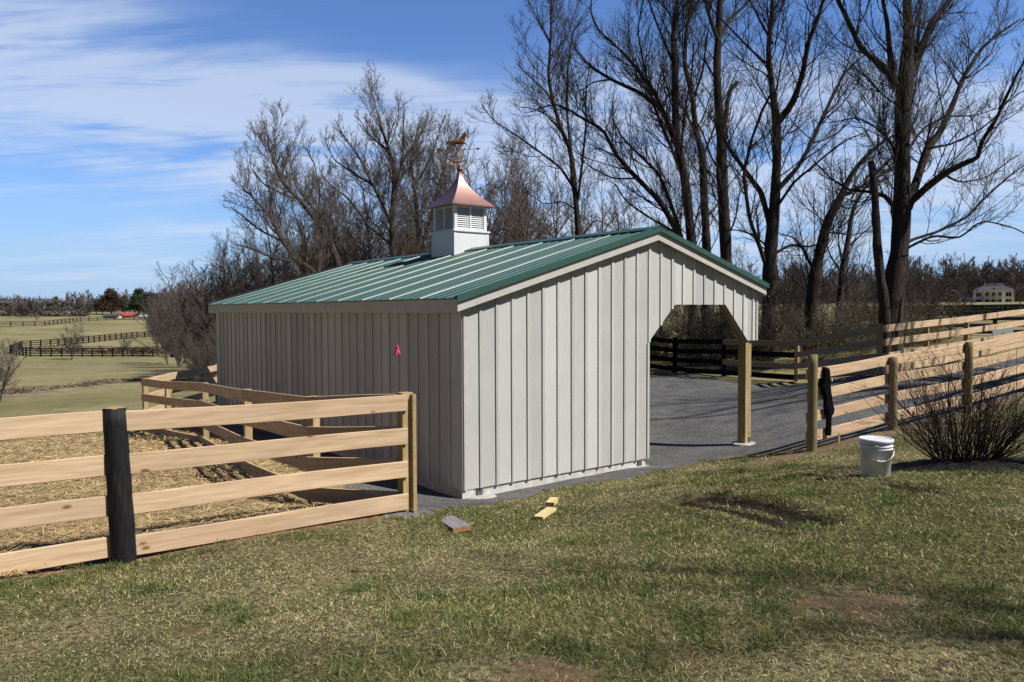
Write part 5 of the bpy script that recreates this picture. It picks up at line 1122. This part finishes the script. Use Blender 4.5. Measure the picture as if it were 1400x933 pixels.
def place(tp, loc, s=1., rz_=0., label=None, cat='tree', group=None, name=None, sz=None):
    """first use moves the template itself, later uses copy it and each part"""
    if not tp.get('used'):
        r = tp; tp['used'] = 1
    else:
        r = tp.copy(); C.objects.link(r)
        for ch in tp.children: c = ch.copy(); C.objects.link(c); c.parent = r
    r.location = loc; r.scale = (s, s, sz or s); r.rotation_euler = (0, 0, rz_)
    if name: r.name = name
    tag(r, label, cat, group); return r
rp = random.Random(5)
def pxplace(tp, px, d, ytop, hT, **kw):
    P = at(px, 430, d); z = hz1(P.x, P.y); topz = CZ+(424.5-ytop)*d/F; s = max((topz-z)/hT, .2)
    return place(tp, (P.x, P.y, z-.1), s, rp.uniform(0, 6.28), **kw)
midT = [template(20+i, 12, .52, 9, 3, multi=1+(i % 2), sp=(.38, .25, .16)) for i in range(4)]
G1 = 'bare trees massed behind the shed'
spots = [(600, 52, 185), (628, 60, 200), (650, 50, 190), (676, 57, 175), (700, 52, 215), (722, 62, 200), (745, 50, 230), (770, 58, 215), (830, 55, 235), (862, 50, 255), (505, 62, 235), (478, 58, 275), (440, 66, 290), (410, 60, 300), (380, 64, 315), (352, 60, 330), (330, 68, 345), (420, 54, 325), (465, 54, 300), (560, 62, 225), (310, 75, 355), (545, 56, 270), (500, 52, 310), (365, 54, 355), (395, 52, 345), (330, 56, 322), (350, 48, 318), (372, 58, 290), (392, 50, 275), (430, 52, 262), (450, 58, 250), (480, 50, 240), (520, 56, 225), (318, 60, 338), (640, 66, 235), (710, 68, 245), (580, 56, 250),
         (905, 44, 300), (1020, 45, 330), (1085, 48, 345), (1170, 46, 350)]
for i, (px, d, yt) in enumerate(spots):
    pxplace(midT[i % 4], px, d, yt, 12.5, label='bare grey brown tree standing in the thick row behind the green roof', group=G1)
# thicket at the left end of the shed
brushT = []
def shrub_template(seed, n=60, h=2.4, sprd=1.1, leaf=900, stem='twigpale', leafm='leafolive', ls=.035):
    global rng
    keep = rng; rng = np.random.default_rng(seed); az_ = rng.random(n)*6.28; r_ = rng.random(n)*.35*sprd; base = np.stack([r_*np.cos(az_), r_*np.sin(az_), np.full(n, -.1)], 1)
    ln_ = h*(.55+.6*rng.random(n)); tilt = .1+.75*rng.random(n); d = np.stack([np.cos(az_)*np.sin(tilt*sprd*.7), np.sin(az_)*np.sin(tilt*sprd*.7), np.cos(tilt*sprd*.7)], 1); P = [base]; cur = base
    for k in range(8): d = unit(d+rng.normal(size=(n, 3))*.13+np.array([0, 0, -.015*k*sprd])); cur = cur+d*(ln_/8)[:, None]; P.append(cur)
    P = np.stack(P, 1); Rr = np.linspace(.012, .004, 9)[None]*np.ones((n, 1))*(h/2.4)
    P1, R1 = spawn(P, Rr, .22*h/2.4, .45, .8*h/2.4, .15, 38, .06, 5, .7, .004*h/2.4, t0=.15, wob=.2); P2, R2 = spawn(P1, R1, .12*h/2.4, .6, .4*h/2.4, .08, 40, .05, 3, .7, .003*h/2.4, wob=.2)
    e = empty('shrub', (0, 0, 0)); V, Fs = tubes([(P, Rr, 4), (P1, R1, 3), (P2, R2, 3)]); link('stems', fastmesh('stems', V, Fs), M[stem], e)
    if leaf:
        q = P2[rng.integers(0, len(P2), leaf), -1]; low = rng.random(leaf) < .5; q[low] *= np.array([1, 1, .6]); V, f = leafmass(q+rng.normal(size=q.shape)*.05, ls*h/2.4, leaf); link('leaves', fastmesh('leaves', V, [f]), M[leafm], e)
    rng = keep; return e
vineT = [shrub_template(40, 46, 2.4, 1.2, 1500), shrub_template(41, 40, 2.4, 1.5, 2600), shrub_template(42, 50, 2.4, 1.0, 700)]
G2 = 'brushy shrubs along the tree row behind the fence'
k = 0
for t in np.linspace(0, 1, 12):       # behind the black fence
    x = 10.2-t*11; y = 24.2+t*13; k += 1
    z = hz1(x, y+1.6); place(vineT[k % 3], (x+rp.uniform(-.5, .8), y+1.6+rp.uniform(-.6, .9), z), rp.uniform(.8, 1.25), rp.uniform(0, 6), 'tangled brush with olive vine leaves, in the row behind the black fence', 'shrub', G2)
for i in range(15):
    x = rp.uniform(7.0, 14); y = rp.uniform(26, 37) if x < 13 else rp.uniform(26.5, 36)
    place(vineT[i % 3], (x, y, hz1(x, y)-.05), rp.uniform(.6, 1.05), rp.uniform(0, 6), 'tangled brush with olive vine leaves, growing around the big bare trunks', 'shrub', 'brushy shrubs around the big trees')
for px, d, yt in [(1270, 27, 428), (1245, 26.5, 418), (1278, 31, 428), (1180, 25.5, 440), (1262, 36, 424), (1225, 27, 440), (1260, 30, 400)]:
    pxplace(vineT[1], px, d, yt, 2.5, label='olive vine covered shrub beside the base of the huge tree', cat='shrub', group='vine covered shrubs by the huge tree')
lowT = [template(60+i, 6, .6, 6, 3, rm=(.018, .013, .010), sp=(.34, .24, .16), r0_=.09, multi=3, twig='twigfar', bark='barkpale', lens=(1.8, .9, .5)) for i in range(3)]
for i, (px, d, yt) in enumerate([(300, 50, 352), (320, 46, 365), (285, 56, 372), (266, 66, 388), (243, 80, 388), (228, 95, 402), (275, 60, 400), (290, 42, 415), (275, 48, 430), (268, 70, 408), (245, 90, 402), (228, 105, 405), (340, 48, 350), (298, 64, 360), (254, 100, 388), (232, 120, 384), (290, 70, 356), (268, 82, 372), (215, 140, 402), (240, 130, 395), (284, 34, 455), (270, 38, 462), (300, 36, 440)]):
    pxplace(lowT[i % 3], px, d, yt, 6.3, label='dense bare brushwood tree in the thicket at the left end of the shed', group='brushwood trees at the left end of the shed')
pxplace(lowT[0], -6, 31, 455, 6.3, label='bare grey bush cut by the left edge of the view', cat='bush', name='bare_bush')
for px, d, yt, lb in [(96, 112, 436, 'small leafless sapling in front of the diagonal pasture fence'), (170, 130, 452, 'faint leafless sapling right of centre in the middle pasture'), (50, 260, 428, 'tiny leafless tree on the upper left pasture')]:
    pxplace(lowT[1], px, d, yt, 6.3, label=lb, name='sapling')
# ---- far woods
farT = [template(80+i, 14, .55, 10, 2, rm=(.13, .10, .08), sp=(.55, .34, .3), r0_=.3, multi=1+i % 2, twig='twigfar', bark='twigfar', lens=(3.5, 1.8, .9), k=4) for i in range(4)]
G3 = 'bare trees of the distant hilltop woods at left'
k = 0
for px in np.arange(-30, 300, 6.5):
    for row in range(1):
        k += 1; d = 450+(k % 2)*45+rp.uniform(-15, 15); yt = 403+rp.uniform(-5, 5)-(5 if px > 90 else 0)+(-3 if px > 200 else 0)
        pxplace(farT[k % 4], px+rp.uniform(-3, 3), d, yt, 14.2, label='small bare tree in the woods along the distant left skyline', group=G3)
for px, yt in [(15, 418), (42, 415), (35, 420), (50, 412), (28, 418), (105, 412), (112, 404), (120, 408), (132, 402), (140, 405), (170, 405), (200, 402), (210, 398), (222, 396), (232, 390), (245, 385), (255, 384), (268, 380)]:
    pxplace(farT[k % 4], px, 330 if px > 90 else 292, yt-8*(px < 90), 14.2, label='bare tree standing forward of the distant left skyline woods', group='bare trees before the distant left woods'); k += 1
G4 = 'tall bare trees of the wood behind the country house'
for px in np.arange(1030, 1430, 9.8):
    for row in range(2):
        k += 1; d = 430+row*45+rp.uniform(-12, 12)+(0 if 1300 < px < 1400 else -20*(row == 0)); yt = 368+rp.uniform(-16, 12)+(8 if px < 1240 else 0)-(3 if px > 1370 else 0)
        pxplace(farT[k % 4], px+rp.uniform(-4, 4), d, yt, 14.2, label='tall bare tree in the wood behind the far country house', group=G4)
for px in np.arange(650, 1030, 36):
    k += 1; pxplace(farT[k % 4], px, 330+rp.uniform(-20, 20), 375+rp.uniform(-8, 8), 14.2, label='bare tree of the distant wood behind the shed', group='bare trees of the wood beyond the shed')
for px in list(np.arange(1040, 1300, 13))+[1395, 1405, 1418]:
    k += 1; pxplace(farT[k % 4], px, 250+rp.uniform(-20, 20), 392+rp.uniform(-8, 8), 14.2, label='lower bare tree at the near edge of the right hand wood', group='bare trees at the near edge of the right wood')
def evergreen(label, px, d, yt, yb, mat, seed, wide=.35):
    global rng
    keep = rng; rng = np.random.default_rng(seed); P = at(px, 430, d); z = hz1(P.x, P.y); h = CZ+(424.5-yt)*d/F-z
    e = empty('evergreen_tree', (P.x, P.y, z), label, 'tree'); n = 5200
    nc = 46; tc_ = rng.random(nc)**1.2; ac = rng.random(nc)*6.28; rc = h*wide*(.35+.65*rng.random(nc))*np.sqrt(np.clip(1-tc_**1.6, .03, 1)); cc_ = np.stack([rc*np.cos(ac), rc*np.sin(ac), h*(.18+.74*tc_)], 1); sc_ = h*(.05+.07*rng.random(nc))*(1.2-tc_*.6)
    ki = rng.integers(0, nc, n); Pp = cc_[ki]+rng.normal(size=(n, 3))*sc_[ki][:, None]*np.array([1, 1, .8])
    V, f = leafmass(Pp, .035*h, n); link('crown', fastmesh('crown', V, [f]), M[mat], e)
    V, Fs = tubes([(np.array([[[0, 0, -.3], [0, 0, h*.4], [0, 0, h*.9]]]), np.array([[.03*h, .02*h, .005*h]]), 6)]); link('trunk', fastmesh('trunk', V, Fs), M['bark'], e); rng = keep
evergreen('dark green evergreen on the distant hilltop right of the red barn', 190, 325, 393, 430, 'needle', 1); evergreen('second dark green evergreen, just left of the thicket', 206, 318, 397, 430, 'needle', 2, .45)
evergreen('reddish brown evergreen above the red roofed barn', 152, 330, 392, 430, 'needlered', 3, .45); evergreen('small pointed dark evergreen on the left skyline', 77, 440, 404, 420, 'needle', 4, .3)
M['reed'] = noise_mat('dry_tan_reed', (.30, .24, .16), (.12, .085, .06), .9, .9, 0, lo=.4, hi=.6)
# hedge line before the house
def hedge(label, pts, h, wdt, n, ls, mat='needle'):
    P = np.array(pts, float); s = np.r_[0, np.cumsum(np.linalg.norm(np.diff(P, axis=0), axis=1))]; t = rng.random(n)*s[-1]; q = np.stack([np.interp(t, s, P[:, i]) for i in (0, 1)], 1)+rng.normal(size=(n, 2))*wdt*.4
    z = height(q[:, 0], q[:, 1])+rng.random(n)*h*(.8+.3*np.sin(t*.8)); o0 = np.array([P[0, 0], P[0, 1], 0]); V, f = leafmass(np.c_[q, z]-o0, ls, n); o = link('hedge', fastmesh('hedge', V, [f]), M[mat]); o.location = o0; return tag(o, label, 'hedge')
hedge('long dark hedge across the field in front of the country house', [gp(1285, 427)[:2], gp(1340, 425)[:2], gp(1420, 421)[:2]] if False else [(75, 150), (92, 152), (118, 155)], 1.0, 2.4, 14000, .3)
hedge('dark hedge running down beside the far pasture to the thicket', [gp(214, 437)[:2], gp(222, 450)[:2], gp(232, 460)[:2]], 3.0, 3.0, 6000, .5)
hedge('low tan reeds and brush along the ditch across the near pasture', [gp(*q)[:2] for q in ((0, 540), (60, 533), (130, 526), (200, 519), (290, 511))], .22, .9, 16000, .055, 'reed')
hedge('pale tangled reeds behind the low pasture fence', [gp(*q)[:2] for q in ((70, 480), (150, 481), (300, 482))], .8, 5, 9000, .22, 'reed')
hedge('low scrubby hedge line below the upper left field', [(-230, 300), (-190, 305), (-172, 310)], 2.2, 3, 6000, .5, 'twigfar')
hedge('second scrubby hedge line, higher up the left hill', [(-260, 365), (-215, 368), (-190, 365)], 2.2, 3, 6000, .5, 'twigfar')

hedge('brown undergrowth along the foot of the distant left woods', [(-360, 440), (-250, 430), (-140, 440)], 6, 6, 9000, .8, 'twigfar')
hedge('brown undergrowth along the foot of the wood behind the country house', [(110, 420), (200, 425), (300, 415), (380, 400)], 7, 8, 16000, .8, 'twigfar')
sapT = [template(110+i, 6, .6, 7, 3, rm=(.014, .010, .0075), sp=(.36, .25, .17), r0_=.08, multi=2, twig='twig', bark='bark', lens=(1.9, .9, .5)) for i in range(2)]
for i, (px, d, yt) in enumerate([(1068, 31, 350), (1092, 34, 335), (1130, 33, 345), (1160, 37, 340), (1185, 31, 365), (1255, 30, 350), (1280, 34, 352), (1240, 37, 345), (1075, 40, 330), (1020, 36, 345), (930, 37, 352), (960, 34, 360), (1300, 40, 362), (1265, 28, 385), (895, 40, 340)]):
    pxplace(sapT[i % 2], px, d, yt, 6.3, label='thin bare sapling among the big trunks behind the fence', group='bare saplings among the big trunks')
# ---- leafless bush in the foreground right
def bush():
    n = 150; az_ = rng.random(n)*6.28; r_ = .22*rng.random(n)**.5; base = np.stack([r_*np.cos(az_)*1.2, r_*np.sin(az_), np.full(n, .0)], 1); az2 = az_+rng.normal(size=n)*.35; tilt = .10+.78*rng.random(n)**.8
    d = np.stack([np.cos(az2)*np.sin(tilt), np.sin(az2)*np.sin(tilt), np.cos(tilt)], 1); ln_ = .70+.66*rng.random(n); P = [base]; cur = base
    for k in range(9): d = unit(d+rng.normal(size=(n, 3))*.10+np.array([0, 0, .03 if k < 5 else -.03])); cur = cur+d*(ln_/9)[:, None]; P.append(cur)
    P = np.stack(P, 1); Rr = np.linspace(.0056, .0020, 10)[None]*(.7+.6*rng.random((n, 1)))
    P1, R1 = spawn(P, Rr, .13, .4, .5, .08, 32, .05, 6, .65, .0022, t0=.15, wob=.13); P2, R2 = spawn(P1, R1, .11, .5, .2, .04, 35, .04, 4, .7, .0018, wob=.15)
    z = hz1(BUSH[0], BUSH[1]); e = empty('leafless_bush', (BUSH[0], BUSH[1], z), 'leafless many stemmed reddish bush on a mulch mound with shade in its colour', 'bush')
    V, Fs = tubes([(P, Rr, 5), (P1, R1, 4), (P2, R2, 3)]); link('stems', fastmesh('stems', V, Fs, True), M['stem'], e)
    xs = np.linspace(-1.1, 1.1, 60); Xm, Ym = np.meshgrid(xs, xs); r = np.hypot(Xm/1.02, Ym/.80)+.06*np.sin(5*np.arctan2(Ym, Xm))+.04*np.sin(11*np.arctan2(Ym, Xm)); hm = .09*np.clip(1-r**2, -.12, 1)+.010*np.sin(Xm*31+Ym*17)*np.sin(Ym*29)
    Zm = height(Xm+BUSH[0], Ym+BUSH[1])-z+hm; keep = (r < 1.05); idm = np.arange(Xm.size).reshape(Xm.shape); fk = keep[:-1, :-1] & keep[1:, :-1] & keep[:-1, 1:] & keep[1:, 1:]
    f = np.stack([idm[:-1, :-1][fk], idm[:-1, 1:][fk], idm[1:, 1:][fk], idm[1:, :-1][fk]], -1); link('mulch_mound', fastmesh('mulch_mound', np.stack([Xm, Ym, Zm], -1).reshape(-1, 3), [f], True), noise_mat('shade_darkened_mulch', (.006, .005, .004), (.016, .012, .010), 25, .95, .9, dist=.03, detail=8), e)  # mulch colour darkened to carry the shade under the bush
bush()
# ---- trees outside the view at right whose shadows cross the lawn and the gravel
sideT = [template(95, 13, .55, 9, 3, rm=(.018, .010, .006), sp=(.6, .4, .3), r0_=.28, twig='twig', bark='bark')]
for x, y, s, rr_ in [(17.8, 12.6, 1.35, .3), (17.5, -1.2, 1.35, 2.), (20.5, 16.5, 1.4, 4.), (19.5, 1.5, 1.4, 1.2)]:
    place(sideT[0], (x, y, hz1(x, y)-.1), s, rr_, 'bare tree past the right edge of the view, shading the lawn', 'tree', 'bare trees past the right edge')
LM = [(-60, 'the left edge'), (100, 'the low pasture fence'), (235, 'the dark gate post'), (290, 'the left roof corner'), (355, 'the left third of the roof'), (455, 'the middle of the roof'), (537, 'the rounded tallest tree'), (590, 'the cupola'), (632, 'the horse weathervane'), (680, 'the white cupola base'), (730, 'the ridge middle'), (791, 'the slender lone tree'), (850, 'the ridge left of the roof peak'), (898, 'the roof peak'), (955, 'the shed opening'), (1020, 'the unpainted corner post'), (1048, 'the right roof corner'), (1110, 'the leaning vine hung tree'), (1160, 'the black garment'), (1217, 'the huge dark tree'), (1290, 'the leafless bush'), (1358, 'the far country house'), (1500, 'the right edge')]
ORD = ['', 'second ', 'third ', 'fourth ', 'fifth ', 'sixth ', 'seventh ', 'eighth ', 'ninth ', 'tenth ', 'eleventh ', 'twelfth ']
def relabel(group, noun):
    obs = [o for o in bpy.data.objects if o.parent is None and o.get('group') == group]; inf = []
    for o in obs:
        px = proj(o.location)[0]; l = min(LM, key=lambda q: abs(q[0]-px)); inf.append((l[1], 'left' if px < l[0] else 'right', o.location.y, o))
    cnt = {}
    for l, sd, y, o in sorted(inf, key=lambda q: q[2]):
        n_ = cnt.get((l, sd), 0); cnt[(l, sd)] = n_+1; o['label'] = (ORD[n_]+'nearest '+noun+' just '+sd+' of '+l)
relabel(G1, 'bare tree in the row'); relabel(G2, 'shrub behind the fence'); relabel('brushy shrubs around the big trees', 'tangled vine shrub')
relabel('bare saplings among the big trunks', 'thin sapling'); relabel('vine covered shrubs by the huge tree', 'olive vine clump'); relabel('brushwood trees at the left end of the shed', 'dense brushwood tree'); relabel('bare trees before the distant left woods', 'small bare hilltop tree')
relabel('bare trees of the wood beyond the shed', 'distant bare tree')
for o in bpy.data.objects:
    if 'used' in o: del o['used']
